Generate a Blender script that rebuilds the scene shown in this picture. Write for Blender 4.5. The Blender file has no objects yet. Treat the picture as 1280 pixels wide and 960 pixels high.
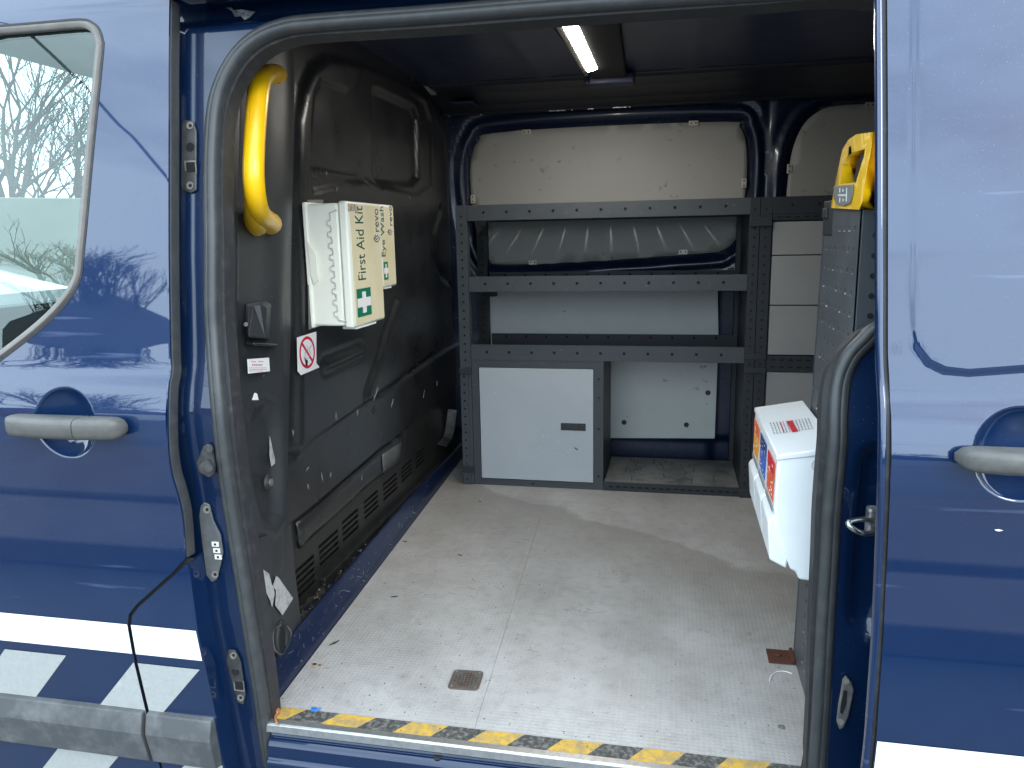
import bpy, bmesh, math, random
import numpy as np
from mathutils import Vector, Matrix
from mathutils.geometry import delaunay_2d_cdt
random.seed(7); rng = np.random.default_rng(7)
R = math.radians
SC = bpy.context.scene
COL = SC.collection

# ------------------------------------------------------------ camera
F = 961.0
CX, CY, CZ = 0.7328, -1.1649, 0.8793
PITCH, ROLL, YAW = -0.18973, -0.01924, 0.20690
c_, s_ = math.cos, math.sin
fwd = np.array([-s_(YAW)*c_(PITCH), c_(YAW)*c_(PITCH), s_(PITCH)])
rt0 = np.array([c_(YAW), s_(YAW), 0.0]); up0 = np.cross(rt0, fwd)
rt = rt0*c_(ROLL) + up0*s_(ROLL); up = np.cross(rt, fwd)
CAM = np.array([CX, CY, CZ])
cam = bpy.data.cameras.new('camera'); cam.sensor_width = 36; cam.lens = F/1280*36
cam.clip_start = 0.02; cam.clip_end = 2000
co = bpy.data.objects.new('camera', cam); COL.objects.link(co)
co.matrix_world = Matrix(((rt[0], up[0], -fwd[0], CX), (rt[1], up[1], -fwd[1], CY), (rt[2], up[2], -fwd[2], CZ), (0, 0, 0, 1)))
SC.camera = co

# ------------------------------------------------------------ world, sun, exposure
SUN_EL, SUN_AZ = 25, 141        # azimuth clockwise from +Y
W = bpy.data.worlds.new('World'); SC.world = W; W.use_nodes = True
nt = W.node_tree; nt.nodes.clear()
N = nt.nodes.new; L = nt.links.new
wo = N('ShaderNodeOutputWorld'); bg = N('ShaderNodeBackground'); sky = N('ShaderNodeTexSky')
sky.sky_type = 'NISHITA'; sky.sun_disc = False; sky.sun_elevation = R(SUN_EL); sky.sun_rotation = R(SUN_AZ)
sky.dust_density = 2.0; sky.air_density = 1.0
tc = N('ShaderNodeTexCoord'); mp = N('ShaderNodeMapping'); mp.inputs['Scale'].default_value = (1.2, 1.2, 3.2)
nz = N('ShaderNodeTexNoise'); nz.inputs['Scale'].default_value = 1.6; nz.inputs['Detail'].default_value = 7; nz.inputs['Roughness'].default_value = .55
cr = N('ShaderNodeValToRGB'); cr.color_ramp.elements[0].position = .16; cr.color_ramp.elements[1].position = .50
mx = N('ShaderNodeMix'); mx.data_type = 'RGBA'; mx.inputs[7].default_value = (26.5, 32.5, 37.5, 1)
L(tc.outputs['Generated'], mp.inputs[0]); L(mp.outputs[0], nz.inputs['Vector']); L(nz.outputs[0], cr.inputs[0])
L(sky.outputs[0], mx.inputs[6]); L(cr.outputs[0], mx.inputs[0]); L(mx.outputs[2], bg.inputs[0])
bg.inputs[1].default_value = 0.12
L(bg.outputs[0], wo.inputs[0])
sl = bpy.data.lights.new('sun', 'SUN'); sl.energy = 1.25; sl.angle = R(18); sl.color = (1, .96, .9)
so = bpy.data.objects.new('sun', sl); COL.objects.link(so)
sd = Vector((math.sin(R(SUN_AZ))*math.cos(R(SUN_EL)), math.cos(R(SUN_AZ))*math.cos(R(SUN_EL)), math.sin(R(SUN_EL))))
so.rotation_euler = sd.to_track_quat('Z', 'Y').to_euler(); so.location = sd*20
SC.view_settings.view_transform = 'Standard'; SC.view_settings.look = 'None'
SC.view_settings.exposure = 0.10; SC.view_settings.gamma = 1
SC.render.engine = 'CYCLES'; SC.cycles.max_bounces = 10; SC.cycles.diffuse_bounces = 5

# ------------------------------------------------------------ geometry of the place: rays and planes
def ray(x, y):
    return fwd*F + rt*(x-640) + up*(480-y)
def at(x, y, ax, v):
    d = ray(x, y); i = 'XYZ'.index(ax); return CAM + d*((v-CAM[i])/d[i])
class Pl:                       # a plane of the place, with 2D axes
    def __init__(s, o, u, v):
        s.o = np.array(o, float); s.u = np.array(u, float); s.u /= np.linalg.norm(s.u)
        v = np.array(v, float); v -= s.u*(v@s.u); s.v = v/np.linalg.norm(v); s.n = np.cross(s.u, s.v)
    def px(s, x, y, off=0):
        d = ray(x, y); t = ((s.o+s.n*off-CAM)@s.n)/(d@s.n); return CAM+d*t
    def uv(s, x, y):
        p = s.px(x, y)-s.o; return (p@s.u, p@s.v)
    def P(s, a, b, h=0): return s.o+s.u*a+s.v*b+s.n*h
_pz = np.array([-.7, -.30, -.06, .05, .224, .323, .443, .492, .563, .605, .644, .677, .72, .859, 1.059, 1.258, 1.45])
_py = np.array([.03, -.005, -.040, -.055, -.079, -.083, -.088, -.093, -.100, -.099, -.089, -.077, -.070, -.053, -.020, .014, .075])
_gz = np.linspace(-.7, 1.45, 1076); _gy = np.interp(_gz, _pz, _py)
_k = np.exp(-.5*(np.arange(-12, 13)/3.2)**2); _k /= _k.sum()
_gy = np.convolve(np.pad(_gy, 12, 'edge'), _k, 'valid')
def prof(z): return np.interp(z, _gz, _gy)
def skin(x, y, off=0):          # where a sight line meets the van's side
    Y = -.05
    for _ in range(12):
        p = at(x, y, 'Y', Y); Y = float(prof(p[2]))+off
    return at(x, y, 'Y', Y)

# ------------------------------------------------------------ materials
MATS = {}
def mat(name, col, rough=.5, metal=0, coat=0, coat_rough=.03, spec=.5, noise=None, bump=None, emit=None, trans=0, dirt=None, ior=1.5, coat_ior=1.5):
    """noise=(scale, second colour, low, high); bump=(scale, strength, distance); dirt=(scale, colour, threshold lo, hi, mask scale)"""
    if name in MATS: return MATS[name]
    m = bpy.data.materials.new(name); m.use_nodes = True; t = m.node_tree
    b = t.nodes['Principled BSDF']
    b.inputs['Base Color'].default_value = (*col, 1); b.inputs['Roughness'].default_value = rough
    b.inputs['Metallic'].default_value = metal; b.inputs['Coat Weight'].default_value = coat
    b.inputs['Coat Roughness'].default_value = coat_rough; b.inputs['IOR'].default_value = ior
    b.inputs['Specular IOR Level'].default_value = spec; b.inputs['Coat IOR'].default_value = coat_ior
    b.inputs['Transmission Weight'].default_value = trans
    g = t.nodes.new('ShaderNodeTexCoord')
    if noise or dirt:
        prev = None
        if noise:
            n = t.nodes.new('ShaderNodeTexNoise'); n.inputs['Scale'].default_value = noise[0]; n.inputs['Detail'].default_value = 8; n.inputs['Roughness'].default_value = .62
            t.links.new(g.outputs['Object'], n.inputs['Vector'])
            r = t.nodes.new('ShaderNodeValToRGB'); r.color_ramp.elements[0].position = noise[2]; r.color_ramp.elements[1].position = noise[3]
            r.color_ramp.elements[0].color = (*col, 1); r.color_ramp.elements[1].color = (*noise[1], 1)
            t.links.new(n.outputs[0], r.inputs[0]); prev = r.outputs[0]
            rr = t.nodes.new('ShaderNodeMapRange'); rr.inputs[3].default_value = max(rough-.08, .02); rr.inputs[4].default_value = min(rough+.12, 1)
            t.links.new(n.outputs[0], rr.inputs[0]); t.links.new(rr.outputs[0], b.inputs['Roughness'])
        if dirt:
            n2 = t.nodes.new('ShaderNodeTexNoise'); n2.inputs['Scale'].default_value = dirt[0]; n2.inputs['Detail'].default_value = 3
            n3 = t.nodes.new('ShaderNodeTexNoise'); n3.inputs['Scale'].default_value = dirt[4]; n3.inputs['Detail'].default_value = 4
            t.links.new(g.outputs['Object'], n2.inputs['Vector']); t.links.new(g.outputs['Object'], n3.inputs['Vector'])
            m1 = t.nodes.new('ShaderNodeMapRange'); m1.inputs[1].default_value = dirt[2]; m1.inputs[2].default_value = dirt[3]; t.links.new(n2.outputs[0], m1.inputs[0])
            m2 = t.nodes.new('ShaderNodeMapRange'); m2.inputs[1].default_value = .42; m2.inputs[2].default_value = .68; t.links.new(n3.outputs[0], m2.inputs[0])
            mr = t.nodes.new('ShaderNodeMath'); mr.operation = 'MULTIPLY'; t.links.new(m1.outputs[0], mr.inputs[0]); t.links.new(m2.outputs[0], mr.inputs[1])
            mi = t.nodes.new('ShaderNodeMix'); mi.data_type = 'RGBA'; mi.inputs[6].default_value = (*col, 1); mi.inputs[7].default_value = (*dirt[1], 1)
            if prev: t.links.new(prev, mi.inputs[6])
            t.links.new(mr.outputs[0], mi.inputs[0]); prev = mi.outputs[2]
        t.links.new(prev, b.inputs['Base Color'])
    if bump:
        n = t.nodes.new('ShaderNodeTexNoise'); n.inputs['Scale'].default_value = bump[0]; n.inputs['Detail'].default_value = 4
        bm_ = t.nodes.new('ShaderNodeBump'); bm_.inputs['Strength'].default_value = bump[1]; bm_.inputs['Distance'].default_value = bump[2]
        t.links.new(g.outputs['Object'], n.inputs['Vector']); t.links.new(n.outputs[0], bm_.inputs['Height']); t.links.new(bm_.outputs[0], b.inputs['Normal'])
    if emit:
        b.inputs['Emission Color'].default_value = (*emit[0], 1); b.inputs['Emission Strength'].default_value = emit[1]
    MATS[name] = m; return m

PAINT = mat('blue_paint', (.0022, .0165, .062), .36, .2, 1, .02, spec=.12, coat_ior=1.72, noise=(9, (.003, .019, .068), .4, .7), dirt=(900, (.20, .24, .33), 0.69, 0.74, 5), bump=(2.2, .06, .01))
PAINT_JAMB = mat('blue_jamb_paint', (.0018, .0115, .042), .34, .1, 1, .03, spec=.15, noise=(9, (.0025, .013, .046), .4, .7), dirt=(500, (.20, .24, .33), .69, .74, 6), bump=(6, .08, .004))
PAINT_IN = mat('blue_paint_inside', (.004, .011, .040), .38, .1, .6, .12, noise=(30, (.010, .017, .045), .45, .8), dirt=(160, (.30, .32, .36), 0.66, 0.72, 12), bump=(14, .15, .004))
NAVY_DARK = mat('navy_roof_paint', (.024, .032, .072), .5, 0, .35, .2, noise=(12, (.028, .036, .075), .4, .8), bump=(18, .12, .003))
RUBBER = mat('grey_rubber', (.036, .038, .040), .46, noise=(40, (.058, .058, .057), .45, .8), bump=(300, .2, .0006))
RUBBER_D = mat('black_rubber', (.02, .02, .022), .6, noise=(60, (.05, .05, .05), .5, .8))
TRIM = mat('grey_exterior_trim', (.06, .063, .066), .62, noise=(22, (.125, .128, .13), .45, .75), bump=(500, .35, .0006))
HANDLE = mat('faded_handle_plastic', (.070, .069, .064), .45, noise=(60, (.098, .095, .088), .4, .75), bump=(500, .25, .0004))
FRAMEM = mat('window_rubber', (.135, .122, .110), .5, noise=(40, (.18, .165, .15), .4, .75))
BLACKP = mat('black_moulded_plastic', (.012, .0125, .0135), .28, 0, .15, .25, noise=(9, (.022, .0225, .023), .4, .75), dirt=(220, (.16, .15, .14), 0.7, 0.74, 10), bump=(420, .3, .0005))
BLACKF = mat('black_flat', (.004, .004, .005), .8)
PILLAR = mat('pillar_plastic', (.020, .022, .025), .42, noise=(14, (.030, .031, .033), .4, .8), dirt=(140, (.2, .2, .19), 0.7, 0.74, 11), bump=(420, .3, .0005))
YELLOW = mat('yellow_plastic', (.88, .50, .003), .32, 0, .2, .15, noise=(30, (.80, .42, .003), .5, .85), bump=(200, .12, .0006))
RACK = mat('grey_powder_coat', (.046, .053, .060), .48, .1, noise=(25, (.058, .065, .071), .4, .8), dirt=(150, (.3, .3, .3), 0.7, 0.74, 14), bump=(500, .2, .0004))
RACK_D = mat('dark_powder_coat', (.017, .020, .025), .5, .1, noise=(25, (.025, .027, .031), .4, .8), dirt=(150, (.3, .3, .3), 0.71, 0.75, 14), bump=(500, .2, .0004))
HOLE = mat('hole_black', (.003, .003, .004), .9)
LINING = mat('grey_lining_board', (.37, .362, .338), .55, noise=(5, (.35, .345, .32), .3, .75), dirt=(35, (.16, .155, .145), 0.66, 0.74, 6), bump=(250, .15, .0004))
LINING2 = mat('pale_lining_board', (.52, .54, .52), .5, noise=(6, (.58, .59, .565), .3, .75), dirt=(35, (.2, .2, .2), 0.66, 0.74, 7), bump=(250, .15, .0004))
DOORP = mat('cabinet_door_board', (.40, .43, .46), .45, noise=(6, (.45, .475, .5), .3, .8), dirt=(120, (.62, .64, .66), 0.69, 0.74, 6), bump=(200, .1, .0004))
ALU = mat('brushed_aluminium', (.62, .62, .61), .35, .9, noise=(90, (.42, .42, .41), .4, .75))
STEEL = mat('scratched_steel', (.5, .5, .5), .3, 1, noise=(200, (.3, .3, .3), .4, .7))
WHITEV = mat('white_vinyl', (.82, .83, .84), .4, 0, .3, .1, noise=(8, (.78, .79, .8), .5, .9))
GREYV = mat('silver_vinyl', (.31, .32, .31), .45, noise=(120, (.37, .38, .37), .3, .7))
KIT = mat('cream_plastic', (.84, .85, .76), .42, noise=(10, (.80, .79, .66), .45, .85))
KITL = mat('yellowed_label', (.72, .66, .46), .5, noise=(9, (.63, .55, .33), .4, .85))
WHITEP = mat('white_plastic', (.78, .79, .79), .4, noise=(12, (.72, .73, .73), .45, .85))
GREEN = mat('green_print', (.0, .17, .09), .5)
INK = mat('dark_green_ink', (.01, .075, .04), .5)
NAVYINK = mat('navy_ink', (.02, .04, .12), .5)
RED = mat('red_print', (.55, .01, .03), .5)
PAPER = mat('white_sticker', (.8, .78, .78), .5)
INKB = mat('black_ink', (.015, .015, .015), .5)
PINKINK = mat('faint_red_ink', (.5, .2, .2), .5)
GREYINK = mat('grey_ink', (.25, .25, .25), .5)
TAPEY = mat('yellow_tape', (.55, .33, .04), .65, noise=(60, (.33, .23, .10), .40, .60), dirt=(160, (.10, .09, .07), 0.6, 0.66, 20))
TAPEB = mat('black_tape', (.045, .043, .040), .65, noise=(110, (.20, .19, .175), .46, .68))
RUST = mat('rusty_steel', (.10, .028, .012), .8, noise=(120, (.045, .02, .015), .4, .7), bump=(200, .5, .001))
ZINC = mat('dull_zinc', (.28, .27, .24), .5, .6, noise=(90, (.16, .12, .09), .45, .7))
FOIL = mat('torn_silver_sticker', (.55, .55, .54), .35, .3, noise=(60, (.3, .3, .3), .5, .7))
LED = mat('led_diffuser', (.9, .9, .85), .4, emit=((1, .96, .88), 105))
LEDC = mat('led_copper_end', (.5, .2, .08), .5, emit=((1, .5, .2), .8))

# ------------------------------------------------------------ mesh building
def link(name, me, parent=None, label=None, cat=None, group=None, kind=None):
    o = bpy.data.objects.new(name, me); COL.objects.link(o)
    if parent: o.parent = parent
    if label: o['label'] = label
    if cat: o['category'] = cat
    if group: o['group'] = group
    if kind: o['kind'] = kind
    return o
def thing(name, label, cat, loc=(0, 0, 0), group=None):
    o = link(name, None, None, label, cat, group); o.location = loc; o.empty_display_size = .05
    bpy.context.view_layer.update(); return o
class MB:
    def __init__(s): s.v = []; s.f = []; s.m = []; s.mi = 0
    def add(s, vs, fs):
        b = len(s.v); s.v += [tuple(map(float, p)) for p in vs]; s.f += [[b+i for i in f] for f in fs]; s.m += [s.mi]*len(fs); return s
    def box(s, lo, hi):
        x0, y0, z0 = lo; x1, y1, z1 = hi
        return s.add([(x0, y0, z0), (x1, y0, z0), (x1, y1, z0), (x0, y1, z0), (x0, y0, z1), (x1, y0, z1), (x1, y1, z1), (x0, y1, z1)],
                     [(3, 2, 1, 0), (4, 5, 6, 7), (0, 1, 5, 4), (1, 2, 6, 5), (2, 3, 7, 6), (3, 0, 4, 7)])
    def obox(s, o, a, b, c):    # box from a corner and three edge vectors
        o, a, b, c = map(np.array, (o, a, b, c))
        return s.add([o, o+a, o+a+b, o+b, o+c, o+a+c, o+a+b+c, o+b+c],
                     [(3, 2, 1, 0), (4, 5, 6, 7), (0, 1, 5, 4), (1, 2, 6, 5), (2, 3, 7, 6), (3, 0, 4, 7)])
    def prism(s, pts, n, t):    # polygon (3D, any winding) extruded by t along n
        pts = [np.array(p) for p in pts]; n = np.array(n, float)*t; k = len(pts)
        return s.add(pts+[p+n for p in pts], [list(range(k))[::-1], [k+i for i in range(k)]]+[(i, (i+1) % k, k+(i+1) % k, k+i) for i in range(k)])
    def tube(s, path, r, n=12, closed=False, cap=True, flat=1):
        path = [np.array(p, float) for p in path]; K = len(path); rs = r if hasattr(r, '__len__') else [r]*K
        vs = []; prev = None
        for i, p in enumerate(path):
            if closed: d = path[(i+1) % K]-path[i-1]
            else: d = path[min(i+1, K-1)]-path[max(i-1, 0)]
            d = d/np.linalg.norm(d)
            if prev is None:
                a = np.cross(d, (0, 0, 1.)) if abs(d[2]) < .9 else np.cross(d, (0, 1., 0))
            else: a = prev-d*(prev@d)
            a /= np.linalg.norm(a); prev = a; b = np.cross(d, a)
            for j in range(n):
                t = 2*math.pi*j/n; vs.append(p+a*rs[i]*math.cos(t)+b*rs[i]*flat*math.sin(t))
        fs = []
        for i in range(K if closed else K-1):
            for j in range(n):
                i2 = (i+1) % K; fs.append((i*n+j, i*n+(j+1) % n, i2*n+(j+1) % n, i2*n+j))
        if cap and not closed: fs += [list(range(n))[::-1], [(K-1)*n+j for j in range(n)]]
        return s.add(vs, fs)
    def sweep(s, path, nrm, sec, closed=False):   # section (a across, b along the normal) swept on a path
        path = [np.array(p, float) for p in path]; K = len(path); n = len(sec); vs = []
        for i, p in enumerate(path):
            if closed: d = path[(i+1) % K]-path[i-1]
            else: d = path[min(i+1, K-1)]-path[max(i-1, 0)]
            d = d/np.linalg.norm(d); nn = np.array(nrm[i] if isinstance(nrm, list) else nrm, float)
            a = np.cross(nn, d); a /= np.linalg.norm(a); b = np.cross(d, a)
            for (u, w) in sec: vs.append(p+a*u+b*w)
        fs = []
        for i in range(K if closed else K-1):
            i2 = (i+1) % K
            for j in range(n): fs.append((i*n+j, i*n+(j+1) % n, i2*n+(j+1) % n, i2*n+j))
        if not closed: fs += [list(range(n))[::-1], [(K-1)*n+j for j in range(n)]]
        return s.add(vs, fs)
    def cyl(s, c, ax, r, h, n=16, r2=None):
        c = np.array(c, float); ax = np.array(ax, float); ax /= np.linalg.norm(ax)
        return s.tube([c, c+ax*h], [r, r if r2 is None else r2], n)
    def disc_grid(s, pts, n, r, t=.0008, k=6):
        for p in pts: s.cyl(np.array(p), n, r, t, k)
        return s
    def build(s, name, m, parent=None, smooth=None, bevel=None, **kw):
        me = bpy.data.meshes.new(name); me.from_pydata(s.v, [], s.f)
        for mm in (m if isinstance(m, (list, tuple)) else [m]): me.materials.append(mm)
        if isinstance(m, (list, tuple)): me.polygons.foreach_set('material_index', s.m)
        me.update()
        b = bmesh.new(); b.from_mesh(me); bmesh.ops.recalc_face_normals(b, faces=b.faces); b.to_mesh(me); b.free()
        if smooth is not None:
            me.polygons.foreach_set('use_smooth', [True]*len(me.polygons)); me.set_sharp_from_angle(angle=R(smooth))
        o = link(name, me, parent, **kw)
        if bevel:
            bv = o.modifiers.new('bevel', 'BEVEL'); bv.width = bevel; bv.segments = 2; bv.limit_method = 'ANGLE'; bv.angle_limit = R(35)
        return o

def spline(pts, n=8, closed=False):
    P = [np.array(p, float) for p in pts]; K = len(P); out = []
    for i in range(K if closed else K-1):
        g = (lambda j: P[j % K]) if closed else (lambda j: P[min(max(j, 0), K-1)])
        a, b, c, d = g(i-1), g(i), g(i+1), g(i+2)
        for k in range(n):
            t = k/n; out.append(.5*((2*b)+(c-a)*t+(2*a-5*b+4*c-d)*t*t+(3*b-a-3*c+d)*t**3))
    if not closed: out.append(P[-1])
    return out
def inside(poly, x, y):
    r = np.zeros(x.shape, bool); n = len(poly)
    for i in range(n):
        x1, y1 = poly[i]; x2, y2 = poly[(i+1) % n]
        if y1 == y2: continue
        k = ((y1 > y) != (y2 > y)) & (x < (x2-x1)*(y-y1)/(y2-y1)+x1); r ^= k
    return r
def seg_d(a, b, x, y):
    ax, ay = a; bx, by = b; dx, dy = bx-ax, by-ay; t = np.clip(((x-ax)*dx+(y-ay)*dy)/(dx*dx+dy*dy+1e-12), 0, 1)
    return np.hypot(x-ax-t*dx, y-ay-t*dy)
def path_d(pts, x, y):
    return np.min([seg_d(pts[i], pts[i+1], x, y) for i in range(len(pts)-1)], axis=0)
def sd_poly(poly, x, y):        # negative inside
    d = path_d(list(poly)+[poly[0]], x, y); return np.where(inside(poly, x, y), -d, d)
def ss(d, w): t = np.clip(.5-d/w, 0, 1); return t*t*(3-2*t)      # 1 inside, 0 outside over width w
def bump_(d, w): return np.exp(-(d/w)**2)
def resample(poly, step):
    out = []; n = len(poly)
    for i in range(n):
        a = np.array(poly[i]); b = np.array(poly[(i+1) % n]); k = max(1, int(np.linalg.norm(b-a)/step))
        out += [tuple(a+(b-a)*j/k) for j in range(k)]
    return out
def sheet(name, outline, fn, step, m, parent=None, holes=(), thick=0, lines=(), sharp=60, stepv=None, flat=False, **kw):
    """a panel: outline with holes, filled with fine triangles, laid out by fn(u, v) -> xyz arrays"""
    stepv = stepv or step
    rings = [resample(outline, max(step, stepv))]+[resample(h, step) for h in holes]
    pts = []; edges = []; lsets = []
    for r in rings:
        b = len(pts); pts += r; edges += [(b+i, b+(i+1) % len(r)) for i in range(len(r))]
    for l in lines:
        b = len(pts); l = [tuple(p) for p in l]; lsets.append(l); pts += l; edges += [(b+i, b+i+1) for i in range(len(l)-1)]
    o = np.array(outline); lo = o.min(0); hi = o.max(0)
    gx, gy = np.meshgrid(np.arange(lo[0]+step/2, hi[0], step), np.arange(lo[1]+stepv/2, hi[1], stepv)); gx = gx.ravel(); gy = gy.ravel()
    k = inside(rings[0], gx, gy)
    for h in rings[1:]: k &= ~inside(h, gx, gy)
    gx, gy = gx[k], gy[k]
    if len(gx):
        d = np.min([path_d(r+[r[0]], gx, gy) for r in rings], axis=0); k = d > min(step, stepv)*.35; gx, gy = gx[k], gy[k]
    for l in lsets:
        k = path_d(l, gx, gy) > .003; gx, gy = gx[k], gy[k]
    pts += list(zip(gx.tolist(), gy.tolist()))
    vs, es, fs, *_ = delaunay_2d_cdt([Vector(p) for p in pts], edges, [], 0, 1e-7)
    V = np.array([tuple(v) for v in vs]); T = np.array([tuple(f) for f in fs])
    cen = V[T].mean(1); k = inside(rings[0], cen[:, 0], cen[:, 1])
    for h in rings[1:]: k &= ~inside(h, cen[:, 0], cen[:, 1])
    T = T[k]
    X, Y, Z = fn(V[:, 0], V[:, 1]); P3 = np.stack([X+0*V[:, 0], Y+0*V[:, 0], Z+0*V[:, 0]], 1)
    me = bpy.data.meshes.new(name); me.from_pydata(P3.tolist(), [], T.tolist()); me.materials.append(m); me.update()
    if not flat: me.polygons.foreach_set('use_smooth', [True]*len(me.polygons)); me.set_sharp_from_angle(angle=R(sharp))
    ob = link(name, me, parent, **kw)
    if thick:
        so_ = ob.modifiers.new('thickness', 'SOLIDIFY'); so_.thickness = abs(thick); so_.offset = 1 if thick > 0 else -1
    return ob
def text_mesh(txt, size, ext=.0002):
    cu = bpy.data.curves.new('t', 'FONT'); cu.body = txt; cu.size = size; cu.extrude = ext; cu.resolution_u = 3
    o = bpy.data.objects.new('t', cu); COL.objects.link(o); bpy.context.view_layer.update()
    me = bpy.data.meshes.new_from_object(o.evaluated_get(bpy.context.evaluated_depsgraph_get()))
    bpy.data.objects.remove(o); bpy.data.curves.remove(cu); return me
def lettering(name, txt, size, o, u, v, m, parent, sx=1, bold=0):
    me = text_mesh(txt, size); u = Vector(u).normalized(); v = Vector(v).normalized(); n = u.cross(v)
    me.transform(Matrix.Translation(Vector(o)) @ Matrix(((u.x, v.x, n.x, 0), (u.y, v.y, n.y, 0), (u.z, v.z, n.z, 0), (0, 0, 0, 1))) @ Matrix.Diagonal((sx, 1, 1, 1)))
    me.materials.clear(); me.materials.append(m); return link(name, me, parent)
def rrect(x0, y0, x1, y1, r, n=5):
    out = []
    for cx, cy, a in ((x1-r, y1-r, 0), (x0+r, y1-r, 90), (x0+r, y0+r, 180), (x1-r, y0+r, 270)):
        for k in range(n+1): t = R(a+90*k/n); out.append((cx+r*math.cos(t), cy+r*math.sin(t)))
    return out

#@@STRUCTURE
# ============================================================ the place round the van
def struct(name, mb, m, **kw): return mb.build(name, m, None, kind='structure', **kw)
TARMAC = mat('tarmac', (.085, .09, .095), .9, noise=(.8, (.12, .124, .13), .35, .7), bump=(60, .3, .01))
g = MB(); g.add([(-400, -400, -.62), (400, -400, -.62), (400, 400, -.62), (-400, 400, -.62)], [(0, 1, 2, 3)])
struct('ground', g, TARMAC)

# ============================================================ van
van = thing('panel_van', 'dark blue panel van with its side door slid open and white and silver livery', 'van')

# ---- front door
door_edge = [skin(x, y) for x, y in [(211, 0), (210, 80), (210, 160), (210, 320), (212, 440), (213, 463), (209, 490), (209, 553), (213, 590), (220, 615), (227, 645), (231, 697)]]
top_e = skin(211, 0)
gap = [skin(x, y) for x, y in [(231, 699), (215, 716), (190, 738), (170, 756), (161, 768), (160, 782), (168, 825), (183, 888), (200, 960), (208, 1000)]]
d2 = lambda pts: [(p[0], p[2]) for p in pts]
outline = [(-1.05, 1.36), (-.30, 1.315), (top_e[0]+.012, 1.30)]+d2(door_edge)+d2(gap)+[(gap[-1][0]+.01, -.34), (-1.05, -.34)]
tl = skin(0, 12); outline[0] = (-1.05, float(tl[2])+.045+.02); outline[1] = (-.20, float(skin(83, 1)[2])+.004)
win_px = [(127, 52), (127, 67), (115, 187), (103, 317), (97, 353), (80, 380), (50, 410), (0, 449)]
wo_ = d2([skin(x, y) for x, y in win_px])
wtop = d2([skin(x, y) for x, y in [(0, 34), (50, 30), (100, 26), (115, 30), (123, 38)]])
zl = wo_[-1][1]
win_out = [tuple(p) for p in spline(wtop+wo_, 3)]+[(wo_[-1][0]-.04, zl-.022), (-.62, zl-.036), (-.98, zl-.03), (-.98, 1.0), (-.84, 1.185)]
def offset_poly(poly, d):
    n = len(poly); area = sum(poly[i][0]*poly[(i+1) % n][1]-poly[(i+1) % n][0]*poly[i][1] for i in range(n)); sg = 1 if area > 0 else -1
    out = []
    for i in range(n):
        a, b, c = np.array(poly[i-1]), np.array(poly[i]), np.array(poly[(i+1) % n])
        e1 = (b-a)/np.linalg.norm(b-a); e2 = (c-b)/np.linalg.norm(c-b); t = e1+e2; t /= np.linalg.norm(t)
        out.append(tuple(b+np.array([-t[1], t[0]])*sg*d))
    return out
hc = skin(81, 530); HR = .059
def bowl(x, z, cx, cz, rr):
    q = np.clip(np.hypot(x-cx, z-cz)/rr, 0, 1.0); return .024*(1-q*q)**.8
def circles(cx, cz, rr): return [[(cx+rr*f*math.cos(a), cz+rr*f*math.sin(a)) for a in np.linspace(0, 2*math.pi, 49)[:-1]]+[(cx+rr*f, cz)] for f in (1.05, 1.0, .96, .90, .82, .72, .60)]
def skinfn(off=0, extra=None):
    def f(x, z):
        y = prof(z)+off
        if extra is not None: y = y+extra(x, z)
        return x, y, z
    return f
front_door = sheet('front_door', outline, skinfn(0, lambda x, z: bowl(x, z, hc[0], hc[2], HR)), .009, PAINT, van, holes=[win_out], sharp=75, lines=circles(hc[0], hc[2], HR))
edge = spline(door_edge, 3)
m = MB(); m.sweep([(p[0]-.001, p[1]+.006, p[2]) for p in edge], (1, 0, 0), [(-.003, -.002), (.017, -.003), (.019, .004), (.011, .007), (-.002, .004)])
m.build('edge_rubber', RUBBER, front_door, smooth=40)
m = MB(); m.sweep([(p[0], p[1]+.001, p[2]) for p in edge], (1, 0, 0), [(-.0015, -.0015), (.003, -.0015), (.003, .0012), (-.0015, .0012)])
m.build('edge_hem', PAINT, front_door, smooth=40)
# window seal and glass
mid = offset_poly(win_out, .0055)
ring = resample(mid, .012); rp = [(x, float(prof(z))+.002, z) for x, z in ring]
m = MB(); m.sweep(rp, (0, -1, 0), [(-.0062, -.006), (-.0062, .003), (-.004, .0055), (.002, .006), (.0055, .002), (.0062, -.010)], closed=True)
m.build('window_seal', FRAMEM, front_door, smooth=50)
m = MB(); m.sweep([(x, float(prof(z))+.001, z) for x, z in resample(offset_poly(win_out, -.0022), .012)], (0, -1, 0), [(-.0016, -.004), (-.0016, .0018), (.0018, .0018), (.0018, -.004)], closed=True); m.build('seal_lip', RUBBER_D, front_door, smooth=50)
gm = bpy.data.materials.new('tinted_glass'); gm.use_nodes = True; t = gm.node_tree; t.nodes.clear()
o_ = t.nodes.new('ShaderNodeOutputMaterial'); tr = t.nodes.new('ShaderNodeBsdfTransparent'); tr.inputs[0].default_value = (.50, .64, .58, 1)
gl = t.nodes.new('ShaderNodeBsdfGlossy'); gl.inputs['Roughness'].default_value = .005; gl.inputs[0].default_value = (.9, 1, .96, 1)
fr = t.nodes.new('ShaderNodeFresnel'); fr.inputs[0].default_value = 1.75; ms = t.nodes.new('ShaderNodeMixShader')
t.links.new(fr.outputs[0], ms.inputs[0]); t.links.new(tr.outputs[0], ms.inputs[1]); t.links.new(gl.outputs[0], ms.inputs[2]); t.links.new(ms.outputs[0], o_.inputs[0])
sheet('window_glass', offset_poly(win_out, .010), skinfn(.008), .03, gm, front_door, sharp=80)
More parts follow.
